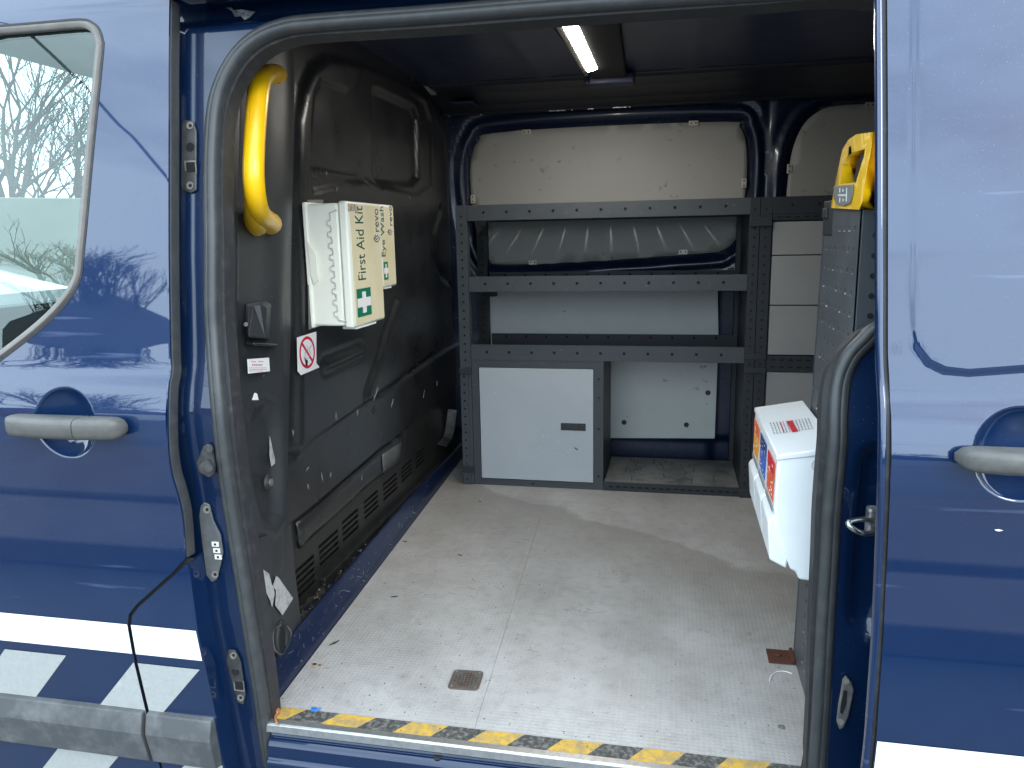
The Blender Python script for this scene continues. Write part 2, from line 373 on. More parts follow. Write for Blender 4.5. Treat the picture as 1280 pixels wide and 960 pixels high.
# glass run, dark strip under the seal at the top
m = MB(); m.sweep([(x, float(prof(z))+.012, z) for x, z in resample(offset_poly(win_out, .0135), .012)], (0, -1, 0), [(-.003, -.010), (-.003, .003), (.004, .003), (.004, -.010)], closed=True)
m.build('glass_run', RUBBER_D, front_door, smooth=50)
def door_handle(parent, px0, px1, py0, py1, off, split, mir=1):
    a = skin(px0, py0, off); b = skin(px1, py1, off); z0, z1 = min(a[2], b[2]), max(a[2], b[2]); x0, x1 = a[0], b[0]
    zc = (z0+z1)/2; h = (z1-z0)/2; xs = np.linspace(x0, x1, 26); hd = []
    for part, (xa, xb) in enumerate(((x0, split), (split+.0015, x1))):
        mb = MB(); K = 16; n = 14; vs = []
        for i in range(K+1):
            x = xa+(xb-xa)*i/K; e = min((x-x0)/.022, (x1-x)/.022, 1); e = math.sqrt(max(0, 1-(1-e)**2)); q = (x-x0)/(x1-x0)
            hh = h*(.35+.65*e); dp = (.020+.010*math.sin(math.pi*q))*(.25+.75*e)
            for j in range(n):
                an = 2*math.pi*j/n; cz, cy = math.cos(an), math.sin(an)
                sg = lambda c, p: math.copysign(abs(c)**p, c)
                z = zc+hh*sg(cz, .55); yy = float(prof(zc))+off-.008-dp*.5+dp*.72*sg(cy, .6)
                if abs(z-zc) < h*.08 and cy < 0: yy += .0015
                vs.append((x, yy, z))
        fs = [(i*n+j, i*n+(j+1) % n, (i+1)*n+(j+1) % n, (i+1)*n+j) for i in range(K) for j in range(n)]+[list(range(n))[::-1], [K*n+j for j in range(n)]]
        mb.add(vs, fs); hd.append(mb.build(['door_handle', 'handle_cap'][part] if mir > 0 else ['handle_cap', 'door_handle'][part], HANDLE, parent, smooth=50))
    mb = MB(); yb = float(prof(zc))+off; pth = []
    for i in range(21):
        x = x0+.012+(x1-x0-.024)*i/20; e = min((x-x0)/.022, (x1-x)/.022, 1); e = math.sqrt(max(0, 1-(1-e)**2)); q = (x-x0)/(x1-x0); dp = (.020+.010*math.sin(math.pi*q))*(.25+.75*e); pth.append((x, yb-.008-dp*1.22+.0014, zc))
    mb.sweep(pth, (0, -1, 0), [(-.0007, -.002), (.0007, -.002), (.0007, .0002), (-.0007, .0002)]); mb.build('handle_seam', RUBBER_D, parent)
door_handle(front_door, 18, 165, 514, 546, 0, skin(113, 530)[0])

# ---- lower body quarter panel behind the front door
q = [(p[0]+.0055, p[2]-.0035) for p in gap]
jb = [skin(x, y) for x, y in [(233, 706), (236, 720), (245, 787), (267, 890), (278, 953), (286, 1000)]]
quarter = sheet('body_quarter_panel', [(q[0][0]-.002, q[0][1]-.003)]+q[1:]+[(q[-1][0], -.34), (jb[-1][0]+.03, -.34)]+d2(jb)[::-1], skinfn(0), .012, PAINT, van)
m = MB(); m.add([(p[0]+dx, prof(p[2])+.007, p[2]) for p in gap for dx in (-.01, .014)], [(2*i, 2*i+1, 2*i+3, 2*i+2) for i in range(len(gap)-1)]); m.build('panel_gap', BLACKF, van)
m = MB(); m.sweep([(p[0]-.001, p[1]+.008, p[2]) for p in jb], (1, 0, 0), [(-.008, -.003), (.05, -.004), (.05, .004), (-.008, .004)]); m.build('panel_edge', PAINT, quarter, smooth=40)

# ---- livery
def decal(name, pxs, off, m, parent, hole=None):
    pts = d2([skin(x, y, off) for x, y in pxs]); return sheet(name, pts, skinfn(off-.0012), .02, m, parent, stepv=.008)
def zdecal(name, pts, off, m, parent): return sheet(name, pts, skinfn(off-.0012), .02, m, parent, stepv=.008)
zt = .5*float(skin(0, 764)[2]+skin(240, 789)[2]); zb = .5*float(skin(0, 799)[2]+skin(245, 825.5)[2])
gx = lambda z: float(np.interp(-z, [-p[2] for p in gap], [p[0] for p in gap]))
jx = lambda z: float(np.interp(-z, [-p[2] for p in jb], [p[0] for p in jb]))
zdecal('white_stripe', [(-1.05, zb), (gx(zb)-.001, zb), (gx(zt)-.001, zt), (-1.05, zt)], 0, WHITEV, front_door)
zdecal('white_stripe', [(gx(zb)+.0065, zb), (jx(zb), zb), (jx(zt), zt), (gx(zt)+.0065, zt)], 0, WHITEV, quarter)
# chequer squares: sheared, two rows, pitch along the side
c1 = skin(7, 812); c2 = skin(83, 818); c3 = skin(42, 873); c4 = skin(-20, 869)
sq_t, sq_b = .5*(c1[2]+c2[2]), .5*(c3[2]+c4[2])
wq = c2[0]-c1[0]; shear = c3[0]-c2[0]
d1 = skin(167, 827)
pitch = d1[0]-c1[0]
e1, e2 = skin(78, 931), skin(153, 938)
for k in range(-4, 1):
    x0 = c1[0]+pitch*k; zdecal('silver_square', [(x0, sq_t), (x0+wq, sq_t), (x0+wq+shear, sq_b), (x0+shear, sq_b)], 0, GREYV, front_door)
x0 = d1[0]; g1 = gx(sq_t); g2 = gx(sq_b)
zdecal('silver_square', [(x0, sq_t), (g1-.001, sq_t), (g2-.001, sq_b), (x0+shear, sq_b)], 0, GREYV, front_door)
zdecal('silver_square', [(g1+.0065, sq_t), (x0+wq, sq_t), (x0+wq+shear, sq_b), (g2+.0065, sq_b)], 0, GREYV, quarter)
zq = .5*(e1[2]+e2[2]); zq2 = zq-(sq_t-sq_b)
for k in range(-4, 1):
    x0 = e1[0]+pitch*k; zdecal('silver_square', [(x0, zq), (x0+e2[0]-e1[0], zq), (x0+e2[0]-e1[0]+shear, zq2), (x0+shear, zq2)], 0, GREYV, front_door)
x0 = skin(235, 946)[0]
zdecal('silver_square', [(x0, zq), (jx(zq), zq), (jx(zq2), zq2), (x0+shear, zq2)], 0, GREYV, quarter)
# rub strip in two lengths
rz1 = .5*(skin(30, 871)[2]+skin(230, 890)[2]); rz0 = .5*(skin(30, 926)[2]+skin(260, 950)[2]); hh = (rz1-rz0)
def rub(xa, xb0, xb1, parent):
    mb = MB(); sec = [(rz1, 0), (rz1-.002, .011), (rz1-hh*.30, .022), (rz1-hh*.36, .024), (rz0+.004, .020), (rz0, 0)]
    vs = []
    for x, xx in ((xa, xa), (xb0, xb1)):
        for z, h in sec: t_ = (z-rz0)/hh; vs.append((xx+(x-xx)*t_, float(prof(z))-h, z))
    n = len(sec); mb.add(vs, [(j, j+1, n+j+1, n+j) for j in range(n-1)]+[list(range(n)), [n+j for j in range(n)]])
    return mb.build('rub_strip', TRIM, parent, bevel=.002)
rub(-1.05, gx(rz1)-.002, gx(rz0)-.002, front_door)
xa1 = gx(rz1)+.0065; xa0 = gx(rz0)+.0065
mb = MB(); sec = [(rz1, 0), (rz1-.002, .011), (rz1-hh*.30, .022), (rz1-hh*.36, .024), (rz0+.004, .020), (rz0, 0)]; vs = []
for (xt, xbm) in ((xa1, xa0), (jx(rz1)-.001, jx(rz0)-.001)):
    for z, h in sec: t_ = (z-rz0)/hh; vs.append((xbm+(xt-xbm)*t_, float(prof(z))-h, z))
n = len(sec); mb.add(vs, [(j, j+1, n+j+1, n+j) for j in range(n-1)]+[list(range(n)), [n+j for j in range(n)]]); mb.build('rub_strip', TRIM, quarter, bevel=.002)

# ---- door aperture: jambs, header, sill, weather seal
JO = .048
seal_px = [(268, 300), (267, 233), (268, 180), (272, 133), (281, 100), (298, 68), (322, 45), (353, 32), (387, 27), (453, 22), (537, 16), (673, 5), (800, -4), (960, -14), (1080, -20)]
seal_l = [(268, 380), (270, 420), (276, 500), (283, 570), (293, 640), (304, 710), (318, 800), (329, 870), (336, 925), (343, 960)]
seal_r = [(1100, 412), (1080, 428), (1062, 448), (1051, 475), (1047, 510), (1046, 553), (1042, 600), (1038, 650), (1035, 710), (1031, 773), (1027, 850), (1024, 907), (1020, 960), (1018, 985)]
J = lambda x, y, o=JO: skin(x, y, o)
top = [J(x-5*min(1, max(0, (330-x)/60)), y) for x, y in seal_px]; lf = [J(x-5, y) for x, y in seal_l]; rg = [J(x+2, y) for x, y in seal_r]
tr_ = top[-1]; r0 = rg[0]
right_up = [np.array((1.13, prof(1.18)+JO, 1.17)), np.array((1.165, prof(1.12)+JO, 1.12)), np.array((1.17, prof(1.0)+JO, 1.0)), np.array((1.15, prof(.85)+JO, .85)), np.array((1.09, prof(.77)+JO, .77))]
lb = lf[-1]; rb = rg[-1]; zs = -.16
bot = [np.array((rb[0]-.02, prof(zs)+JO, zs)), np.array((rb[0]-.06, prof(zs)+JO, zs-.015))]+[np.array((x, prof(zs)+JO, zs-.018)) for x in (.75, .5, .25, .12)]+[np.array((.05, prof(zs)+JO, zs+.0)), np.array((lb[0]+.012, prof(zs)+JO, zs+.03))]
loop = top+right_up+rg+bot+lf[::-1]
loop = spline(loop, 4, closed=True)
def dnorm(p): z = float(p[2]); s = (prof(z+.01)-prof(z-.01))/.02; v = np.array((0, -1, s)); return v/np.linalg.norm(v)
ln = [dnorm(p) for p in loop]
m = MB(); m.sweep(loop, ln, [(-.0135, -.012), (-.0138, .002), (-.011, .008), (-.006, .0100), (-.001, .0095), (.001, .0072), (.003, .0078), (.008, .0062), (.0122, .001), (.0130, -.012)], closed=True)
m.build('door_seal', RUBBER, van, smooth=50)
m = MB(); inner = [p+np.cross(n_, (loop[(i+1) % len(loop)]-loop[i-1])/np.linalg.norm(loop[(i+1) % len(loop)]-loop[i-1]))*0 for i, (p, n_) in enumerate(zip(loop, ln))]
cen = np.array((.48, 0, .55))
inn = []
for p in loop:
    d = cen-p; d[1] = 0; d /= np.linalg.norm(d); inn.append(p+d*.016+np.array((0, .02, 0)))
m.sweep(inn, ln, [(-.006, -.02), (-.006, .012), (.006, .012), (.006, -.02)], closed=True); m.build('seal_flange', RUBBER_D, van, smooth=50)
# jamb sheet: everything between door skin and seal, as a frame with the aperture cut out
hole = [(p[0], p[2]) for p in loop][::2]
def jfn(x, z):
    y = prof(z)+JO
    y = y+.004*bump_(x+.052, .006)*0-.005*bump_(x+.056, .0035)
    y = y+.045*ss(1.235-z+.0, .03)*0
    y = y+.055*ss(-(z-1.236), .02)
    y = y-.008*bump_(path_d([(1.035, .62), (1.045, .50), (1.055, .36), (1.035, .28)], x, z), .006)
    y = y+.014*ss(sd_poly(rrect(1.0, .30, 1.045, .58, .02), x, z), .02)
    return x, y, z
jout = [(-.14, 1.40), (1.6, 1.40), (1.6, -.34), (-.14, -.34)]
sheet('door_jamb', jout, jfn, .008, PAINT_JAMB, van, holes=[hole], sharp=70)
# corner gusset at the top left of the jamb
# header above the seal: cant rail with door track channel
m = MB(); m.box((-.078, -.030, 1.275), (1.6, .10, 1.283)); m.build('door_track', PAINT_IN, van, bevel=.002)
sheet('cant_rail', [(-.085, 1.30), (1.7, 1.30), (1.7, 1.45), (-.085, 1.45)], skinfn(-.004), .02, PAINT, van, thick=-.01)
# body side to the right, behind the slid door
sheet('body_side', [(1.17, 1.32), (2.6, 1.32), (2.6, -.34), (1.14, -.34)], skinfn(.015), .03, PAINT, van)
sheet('rocker_panel', [(-.05, -.23), (1.2, -.23), (1.2, -.34), (-.05, -.34)], skinfn(-.001), .02, PAINT, van)
# ---- floor
FLOOR = mat('studded_grey_floor', (.355, .332, .315), .38, noise=(6, (.46, .445, .432), .32, .70), dirt=(55, (.15, .13, .11), 0.66, 0.74, 4), bump=(30, .05, .001))
t = FLOOR.node_tree; b_ = t.nodes['Principled BSDF']; g_ = t.nodes.new('ShaderNodeTexCoord')
vo = t.nodes.new('ShaderNodeTexVoronoi'); vo.inputs['Scale'].default_value = 105; vo.inputs['Randomness'].default_value = .12
r_ = t.nodes.new('ShaderNodeValToRGB'); r_.color_ramp.elements[0].position = .22; r_.color_ramp.elements[0].color = (1, 1, 1, 1); r_.color_ramp.elements[1].position = .42; r_.color_ramp.elements[1].color = (0, 0, 0, 1)
bb = t.nodes.new('ShaderNodeBump'); bb.inputs['Strength'].default_value = .5; bb.inputs['Distance'].default_value = .0006
t.links.new(g_.outputs['Object'], vo.inputs['Vector']); t.links.new(vo.outputs[0], r_.inputs[0]); t.links.new(r_.outputs[0], bb.inputs['Height']); t.links.new(bb.outputs[0], b_.inputs['Normal'])
# worn pale studs and long scuffs along the load direction
def over(m, colr, scale, vec, lo, hi, fac, detail=4):
    t = m.node_tree; b = t.nodes['Principled BSDF']; src = b.inputs['Base Color'].links[0].from_socket
    tc_ = t.nodes.new('ShaderNodeTexCoord'); mp_ = t.nodes.new('ShaderNodeMapping'); mp_.inputs['Scale'].default_value = vec
    n_ = t.nodes.new('ShaderNodeTexNoise'); n_.inputs['Scale'].default_value = scale; n_.inputs['Detail'].default_value = detail
    mr = t.nodes.new('ShaderNodeMapRange'); mr.inputs[1].default_value = lo; mr.inputs[2].default_value = hi; mr.inputs[4].default_value = fac
    mi = t.nodes.new('ShaderNodeMix'); mi.data_type = 'RGBA'; mi.inputs[7].default_value = (*colr, 1)
    t.links.new(tc_.outputs['Object'], mp_.inputs[0]); t.links.new(mp_.outputs[0], n_.inputs['Vector']); t.links.new(n_.outputs[0], mr.inputs[0])
    t.links.new(mr.outputs[0], mi.inputs[0]); t.links.new(src, mi.inputs[6]); t.links.new(mi.outputs[2], b.inputs['Base Color'])
over(FLOOR, (.27, .245, .215), 1.7, (1, 1, 1), .46, .60, .22)
over(FLOOR, (.56, .55, .54), 260, (1, 1, 1), .62, .68, .55, 2)
over(FLOOR, (.24, .22, .195), 5, (1, .5, 1), .50, .75, .35, 10)
over(FLOOR, (.14, .12, .10), 130, (1, 1, 1), .70, .73, .8, 2)
t = FLOOR.node_tree; b_ = t.nodes['Principled BSDF']; src = b_.inputs['Base Color'].links[0].from_socket
def nd(kind, op=None, a=None, b=None, c=None):
    n_ = t.nodes.new(kind)
    if op: n_.operation = op
    for i_, v_ in enumerate((a, b, c)):
        if v_ is None: continue
        if hasattr(v_, 'links'): t.links.new(v_, n_.inputs[i_])
        else: n_.inputs[i_].default_value = v_
    return n_
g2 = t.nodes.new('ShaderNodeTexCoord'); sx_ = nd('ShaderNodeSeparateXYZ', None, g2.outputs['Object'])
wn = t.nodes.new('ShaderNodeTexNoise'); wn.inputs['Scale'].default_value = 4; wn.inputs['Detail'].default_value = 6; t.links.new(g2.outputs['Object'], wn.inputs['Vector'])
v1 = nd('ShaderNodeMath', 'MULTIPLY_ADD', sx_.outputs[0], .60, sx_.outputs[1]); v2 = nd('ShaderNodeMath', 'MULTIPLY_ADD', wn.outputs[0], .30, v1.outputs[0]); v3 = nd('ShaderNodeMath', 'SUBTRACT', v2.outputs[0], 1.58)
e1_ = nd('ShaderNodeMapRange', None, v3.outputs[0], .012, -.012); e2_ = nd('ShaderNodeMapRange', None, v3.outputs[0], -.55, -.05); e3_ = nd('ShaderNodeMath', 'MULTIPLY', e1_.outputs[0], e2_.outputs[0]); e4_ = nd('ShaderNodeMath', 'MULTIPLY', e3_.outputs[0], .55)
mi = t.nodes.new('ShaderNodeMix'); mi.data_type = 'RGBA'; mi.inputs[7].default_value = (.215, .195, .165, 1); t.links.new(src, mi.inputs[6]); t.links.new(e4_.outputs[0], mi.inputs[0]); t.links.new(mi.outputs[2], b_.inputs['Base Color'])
over(FLOOR, (.20, .185, .165), 9, (1, 1, 1), .52, .72, .22, 12)
over(FLOOR, (.20, .18, .155), 34, (1, 1, 1), .48, .72, .28, 12)
over(FLOOR, (.55, .54, .54), 22, (2.5, .35, 1), .60, .72, .16, 6)
over(FLOOR, (.30, .20, .11), 7, (1, 1, 1), .66, .74, .45, 8)
over(PAINT, (.10, .13, .24), 24, (.12, 1, 2.2), .665, .72, .35)
fx = lambda y: -.0506*y
s1 = lambda y: .3986-.0553*y
s2 = lambda y: .1772-.0553*y
def board(name, pts, z0, z1, m, parent, bevel=.0003): mb = MB(); mb.prism([(x, y, z0) for x, y in pts], (0, 0, 1), z1-z0); return mb.build(name, m, parent, bevel=bevel)
Y0, Y1 = .006, 1.80
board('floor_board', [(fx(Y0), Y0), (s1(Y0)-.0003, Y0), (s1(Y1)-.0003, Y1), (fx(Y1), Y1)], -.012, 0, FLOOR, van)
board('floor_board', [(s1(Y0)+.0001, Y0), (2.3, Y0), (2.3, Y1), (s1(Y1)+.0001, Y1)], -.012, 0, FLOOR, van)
m = MB(); m.box((-.14, .02, -.03), (2.35, 1.95, -.013)); m.build('floor_pan', PAINT_IN, van)
# pale scratch along the floor, and scuff arcs
SCR = mat('pale_scratch', (.56, .55, .53), .5, noise=(300, (.38, .36, .34), .45, .6))
SCUFF = mat('dark_scuff', (.20, .18, .16), .6)
m = MB()
for k in range(60):
    y = .15+k*.021+random.uniform(-.006, .006); 
    if random.random() < .35: continue
    x = s2(y)+random.uniform(-.0012, .0012); m.obox((x, y, .0002), (.0012, 0, 0), (-.0006, random.uniform(.006, .018), 0), (0, 0, .0002))
m.build('floor_scratch', SCR, van, kind='stuff')
m = MB()
def arc(cx, cy, r, a0, a1, w=.0014):
    P = [(cx+r*math.cos(R(a)), cy+r*math.sin(R(a))) for a in np.linspace(a0, a1, 7)]
    for i in range(6):
        (x, y), (x2, y2) = P[i], P[i+1]; ww = w*(.5+.5*math.sin(math.pi*(i+.5)/6)); m.obox((x, y, .0002), (x2-x, y2-y, 0), (0, ww, 0), (0, 0, .0002))
for k in range(34):
    c = at(775+random.gauss(0, 14), 716+random.gauss(0, 6), 'Z', 0); arc(c[0], c[1], random.uniform(.01, .022), (a := random.uniform(20, 200)), a+random.uniform(25, 60))
for k in range(12):
    c = at(735+random.gauss(0, 13), 755+random.gauss(0, 4), 'Z', 0); arc(c[0], c[1], random.uniform(.02, .05), (a := random.uniform(200, 300)), a+random.uniform(20, 45))
for k in range(170):
    x_, y_ = random.uniform(.0, .95), random.uniform(.1, 1.35); arc(x_, y_, random.uniform(.01, .09), (a := random.uniform(0, 360)), a+random.uniform(6, 24), random.uniform(.0004, .0010))
for k in range(9):
    c = at(640+random.gauss(0, 20), 655+random.gauss(0, 5), 'Z', 0); arc(c[0], c[1], random.uniform(.05, .12), (a := random.uniform(200, 260)), a+random.uniform(15, 35))
m.build('floor_scuff', SCUFF, van, kind='stuff')
m = MB()
for k in range(260):
    x_, y_ = random.uniform(.0, .97), abs(random.gauss(0, .55))+.06; s_ = random.uniform(.0006, .0018)
    if y_ < 1.38: m.obox((x_, y_, .0002), (s_, 0, 0), (random.uniform(-.001, .001), s_*random.uniform(.6, 2), 0), (0, 0, s_*.5))
m.build('floor_grit', mat('floor_grit_dark', (.06, .05, .045), .9), van, kind='stuff')
# hazard tape along the threshold, piece by piece
tb0 = [348, 368, 412, 460, 508, 553, 602, 653, 702, 753, 807, 857]
xs = [at(px, 905+(px-348)*.094, 'Z', 0)[0] for px in tb0]; pitch_t = (xs[-1]-xs[1])/10
xs = [xs[1]+pitch_t*(i-1) for i in range(0, 17)]; xs[0] = .006
TY0, TY1 = .0085, .047
for i in range(16):
    sh = -.028
    a, b = xs[i], xs[i+1]; a0 = a if i == 0 else a+sh*1.0
    pts = [(max(a0, .004), TY0), (max(b+sh, .006), TY0), (b, TY1), (a, TY1)]
    if xs[i] > 1.0: break
    mb = MB(); mb.prism([(x+.0002, y, .0004) for x, y in pts], (0, 0, 1), .0006); mb.build('tape_block', TAPEY if i % 2 == 0 else TAPEB, van)
m = MB(); sec = [(.012, .0012), (-.002, .0012), (-.006, -.001), (-.006, -.016), (-.003, -.016), (-.002, -.003), (.012, -.001)]
m.prism([(0.0, y, z) for y, z in sec], (1, 0, 0), 1.05); m.build('threshold_strip', ALU, van, bevel=.0006)
m = MB()
sec = [(.10, -.004), (.012, -.004), (.004, -.018), (.003, -.028), (-.008, -.032), (-.012, -.040), (-.014, -.062), (-.022, -.067), (-.026, -.13), (.10, -.13)]
m.prism([(.012, y, z) for y, z in sec], (1, 0, 0), 1.02); m.build('door_sill', PAINT_JAMB, van, bevel=.004)
m = MB(); m.cyl((.34, -.0, -.0295), (0, 0, 1), .008, .003, 16); m.build('sill_plug', RUBBER_D, van)
# drain cover with a grid of bars over a dark hole
dc = Pl((.3405, .195, 0), (1, .06, 0), (-.06, 1, 0))
o2 = rrect(-.031, -.033, .031, .033, .009); 
sheet('drain_cover', o2, lambda x, y: (dc.o[0]+dc.u[0]*x+dc.v[0]*y, dc.o[1]+dc.u[1]*x+dc.v[1]*y, .0035+0*x), .01, RUST if False else mat('worn_drain_metal', (.115, .108, .10), .55, .3, noise=(60, (.12, .07, .05), .4, .7)), van,
      holes=[[(cx-.0024, cy-.0024), (cx+.0024, cy-.0024), (cx+.0024, cy+.0024), (cx-.0024, cy+.0024)] for cx in np.arange(-.021, .022, .0070) for cy in np.arange(-.021, .022, .0070) if math.hypot(cx, cy) < .0245], thick=-.003, flat=True)
m = MB(); m.cyl(dc.P(0, 0, .0006), (0, 0, 1), .027, .0004, 24); m.build('drain_hole', BLACKF, van)
for a, b in ((-.024, -.026), (.024, -.026), (-.024, .026), (.024, .026)): m = MB(); m.cyl(dc.P(a, b, .0035), (0, 0, 1), .0028, .001, 10); m.build('drain_screw', ZINC, van)
# floor bolt
c = at(977, 909, 'Z', 0); m = MB(); m.cyl(c, (0, 0, 1), .0065, .0012, 20).cyl(c+np.array((0, 0, .0012)), (0, 0, 1), .0035, .0012, 6); m.build('floor_screw', ZINC, van)

# ---- blue ledge and trough at the bulkhead foot
LZ = lambda y: .05
lt = lambda y: fx(y)-.038 if y < 1 else fx(y)-.038+(y-1)*.03
ys = [.03, .08, .26, .6, .95, 1.3, 1.8]
sec = lambda y: [(fx(y)-.001, -.01), (fx(y)-.003, .004), (lt(y)+.004, .046), (lt(y)-.002, .050), (lt(y)-.008, .048), (lt(y)-.014, .02), (-.16, .012), (-.16, -.02)]
vs = []; [vs.extend([(x, y, z) for x, z in sec(y)]) for y in ys]; n = 8
m = MB(); m.add(vs, [(i*n+j, i*n+(j+1) % n, (i+1)*n+(j+1) % n, (i+1)*n+j) for i in range(len(ys)-1) for j in range(n)]+[list(range(n)), [(len(ys)-1)*n+j for j in range(n)]])
m.build('floor_ledge', PAINT_IN, van, smooth=35, bevel=.002)
m = MB(); m.prism([(-.16, .03, .051), (-.057, .03, .051), (-.068, .285, .051), (-.16, .31, .051)], (0, 0, 1), .004); m.build('ledge_plate', PAINT_IN, van, bevel=.002)
m = MB()
for k in range(60):
    y = random.uniform(.05, 1.6); q_ = random.uniform(.15, .9); x = fx(y)-.004-(q_*.030 if y < 1 else q_*.022); z = .004+.042*q_; l = random.uniform(.004, .02); a = random.uniform(-1.2, 1.2)
    m.obox((x+.0016, y, z), (-.6*l*math.sin(a)*.6, l*math.cos(a), .8*l*math.sin(a)*.6), (.0003, 0, .0008), (.0004, 0, .0003))
m.build('ledge_scratch', mat('ledge_scratch_grey', (.30, .32, .38), .5), van, kind='stuff')
GRIME = mat('black_grime', (.012, .011, .010), .7, noise=(60, (.07, .055, .04), .5, .75), bump=(120, .8, .004))
sheet('trough_grime', [(-.155, .27), (-.075, .27), (-.10, 1.0), (-.105, 1.78), (-.155, 1.78)], lambda x, y: (x, y, .020+.010*np.sin(x*210+3*np.sin(y*31))*np.sin(y*90)), .008, GRIME, van)
m = MB()
for k in range(70):
    y = random.uniform(.3, 1.7); x = lt(y)-.02-random.uniform(0, .025); s = random.uniform(.001, .004); a = random.random()*3
    m.obox((x, y, .026+random.uniform(0, .006)), (s*math.cos(a), s*math.sin(a), 0), (-s*math.sin(a), s*math.cos(a), 0), (0, .001, s*.6))
m.build('trough_grit', mat('pale_grit', (.22, .19, .15), .8, noise=(80, (.08, .07, .05), .4, .6)), van, kind='stuff')

# ---- bulkhead
BX = -.12
B = lambda pts: [(float(p[1]), float(p[2])) for p in (at(x, y, 'X', BX) for x, y in pts)]
arch = B([(367, 445), (366, 350), (366, 250), (367, 150), (374, 112), (386, 86), (405, 74), (425, 76), (470, 92), (533, 122), (548, 160), (556, 250)])+[(1.72, .95), (1.72, .5)]+B([(452, 507), (366, 568)])
recB = B([(383, 240), (383, 160), (387, 118), (396, 101), (428, 113), (437, 107), (448, 88), (500, 106), (526, 128), (533, 150), (534, 232), (515, 244), (470, 234), (452, 225)])
recC = B([(462, 112), (470, 113), (516, 134), (521, 148), (521, 222), (513, 231), (472, 229), (464, 218)])
rib1 = B([(489, 380), (452, 494)]); rib1b = B([(491, 378), (524, 366)]); rib2 = B([(398, 457), (444, 437)])
L1 = B([(340, 582), (365, 566), (455, 505), (540, 447), (556, 436)])
L2 = B([(340, 668), (386, 633), (469, 562), (500, 540), (560, 488)])
curveR = B([(545, 262), (536, 292), (538, 320), (548, 345), (566, 358)])
box1 = B([(380, 214), (446, 224), (452, 228)])
flap = B([(366, 652), (388, 634), (469, 563), (500, 541), (500, 576), (460, 606), (371, 688)])
def bfn(y, z):
    h = 0*y
    h = h+.018*ss(sd_poly(arch, y, z), .03)*(z > .3)
    h = h-.010*ss(sd_poly(recB, y, z), .018)
    h = h-.018*ss(sd_poly(recC, y, z), .024)
    for rbp in (rib1, rib2): h = h+.010*ss(path_d(rbp, y, z)-.010, .012)-.004*bump_(path_d(rbp, y, z)-.02, .007)
    h = h+.005*bump_(path_d(rib1b, y, z), .012)
    h = h-.010*bump_(path_d(curveR, y, z), .014)
    zl1 = np.interp(y, [p[0] for p in L1], [p[1] for p in L1]); h = h+.007*ss(z-zl1, .012)-.008*bump_(z-zl1, .007)
    h = h-.005*bump_(path_d(box1, y, z), .007)
    hx = B([(465, 513)])[0]; h = h-.006*ss(np.hypot(y-hx[0], z-hx[1])-.008, .006)
    h = h+.0015*np.sin(y*9+z*4)*np.sin(z*11)
    return BX+h, y, z
zb2 = [p[1]-.0 for p in L2]
bo = [(.30, zb2[0]-.02)]+[(p[0], p[1]) for p in L2]+[(1.86, L2[-1][1]+.0), (1.86, 1.45), (.30, 1.45)]
bulk = sheet('bulkhead_panel', bo, bfn, .0078, BLACKP, van, sharp=80)
# lower trim flap over the vents
sheet('bulkhead_flap', offset_poly(flap, .004), lambda y, z: (BX+.004+.010*ss(sd_poly(flap, y, z)+.006, .02), y, z), .012, BLACKP, van, thick=-.006)
m = MB(); m.add([(BX-.02, .25, -.02), (BX-.02, 1.86, -.02), (BX-.02, 1.86, .60), (BX-.02, .25, .60)], [(0, 1, 2, 3)]); m.build('bulkhead_backing', BLACKF, van)
VENT = mat('vent_plastic', (.011, .011, .011), .38, noise=(30, (.024, .023, .022), .4, .75), dirt=(140, (.2, .18, .15), 0.68, 0.73, 11))
vh = []
for q4, ns in (([(363, 722), (392, 690), (393, 716), (365, 762)], 5), ([(398, 684), (422, 660), (423, 682), (400, 706)], 4), ([(427, 654), (447, 634), (448, 655), (428, 676)], 4), ([(454, 628), (472, 612), (472, 630), (455, 648)], 4), ([(478, 606), (496, 590), (496, 608), (479, 624)], 4), ([(501, 586), (514, 574), (514, 589), (501, 602)], 4), ([(519, 569), (530, 559), (530, 573), (519, 584)], 4)):
    P = B(q4); ya, yb_ = P[0][0], P[1][0]; zt_ = (P[0][1]+P[1][1])/2+.006; zb_ = (P[2][1]+P[3][1])/2-.010; hgt = (zt_-zb_)/ns
    for k in range(ns): vh.append([(ya, zb_+hgt*(k+.12)), (yb_, zb_+hgt*(k+.12)), (yb_, zb_+hgt*(k+.74)), (ya, zb_+hgt*(k+.74))])
vtop = [(p[0], p[1]+.012) for p in L2]
vout = [(.28, .012), (1.84, .012), (1.84, vtop[-1][1])]+vtop[::-1]+[(.28, vtop[0][1])]
sheet('vent_panel', vout, lambda y, z: (BX-.003+0*y, y, z), .05, VENT, van, holes=vh, thick=.004, flat=True)
m = MB(); m.obox((BX, .50, -.0), (.016, 0, 0), (0, 1.3, 0), (0, 0, .045)); m.build('bulkhead_foot', VENT, van, bevel=.003)
# grey plastic patch low on the bulkhead, steel leg by the racking
pp = B([(471, 568), (495, 552), (495, 573), (472, 590)]); sheet('repair_patch', pp, lambda y, z: (BX+.016+0*y, y, z), .05, mat('grey_patch', (.06, .062, .06), .5, noise=(30, (.1, .1, .1), .4, .8)), van, thick=.002)
m = MB(); c = at(567, 530, 'Y', 1.6); m.sweep([at(566, 512, 'Y', 1.62), at(563, 535, 'Y', 1.6), at(560, 548, 'Y', 1.57), at(552, 557, 'Y', 1.5)], (0, -1, .2), [(-.018, 0), (.018, 0), (.018, .004), (-.018, .004)]); m.build('seat_bracket', mat('worn_black_steel', (.12, .12, .12), .4, .6, noise=(50, (.04, .04, .04), .4, .7)), van, smooth=40)
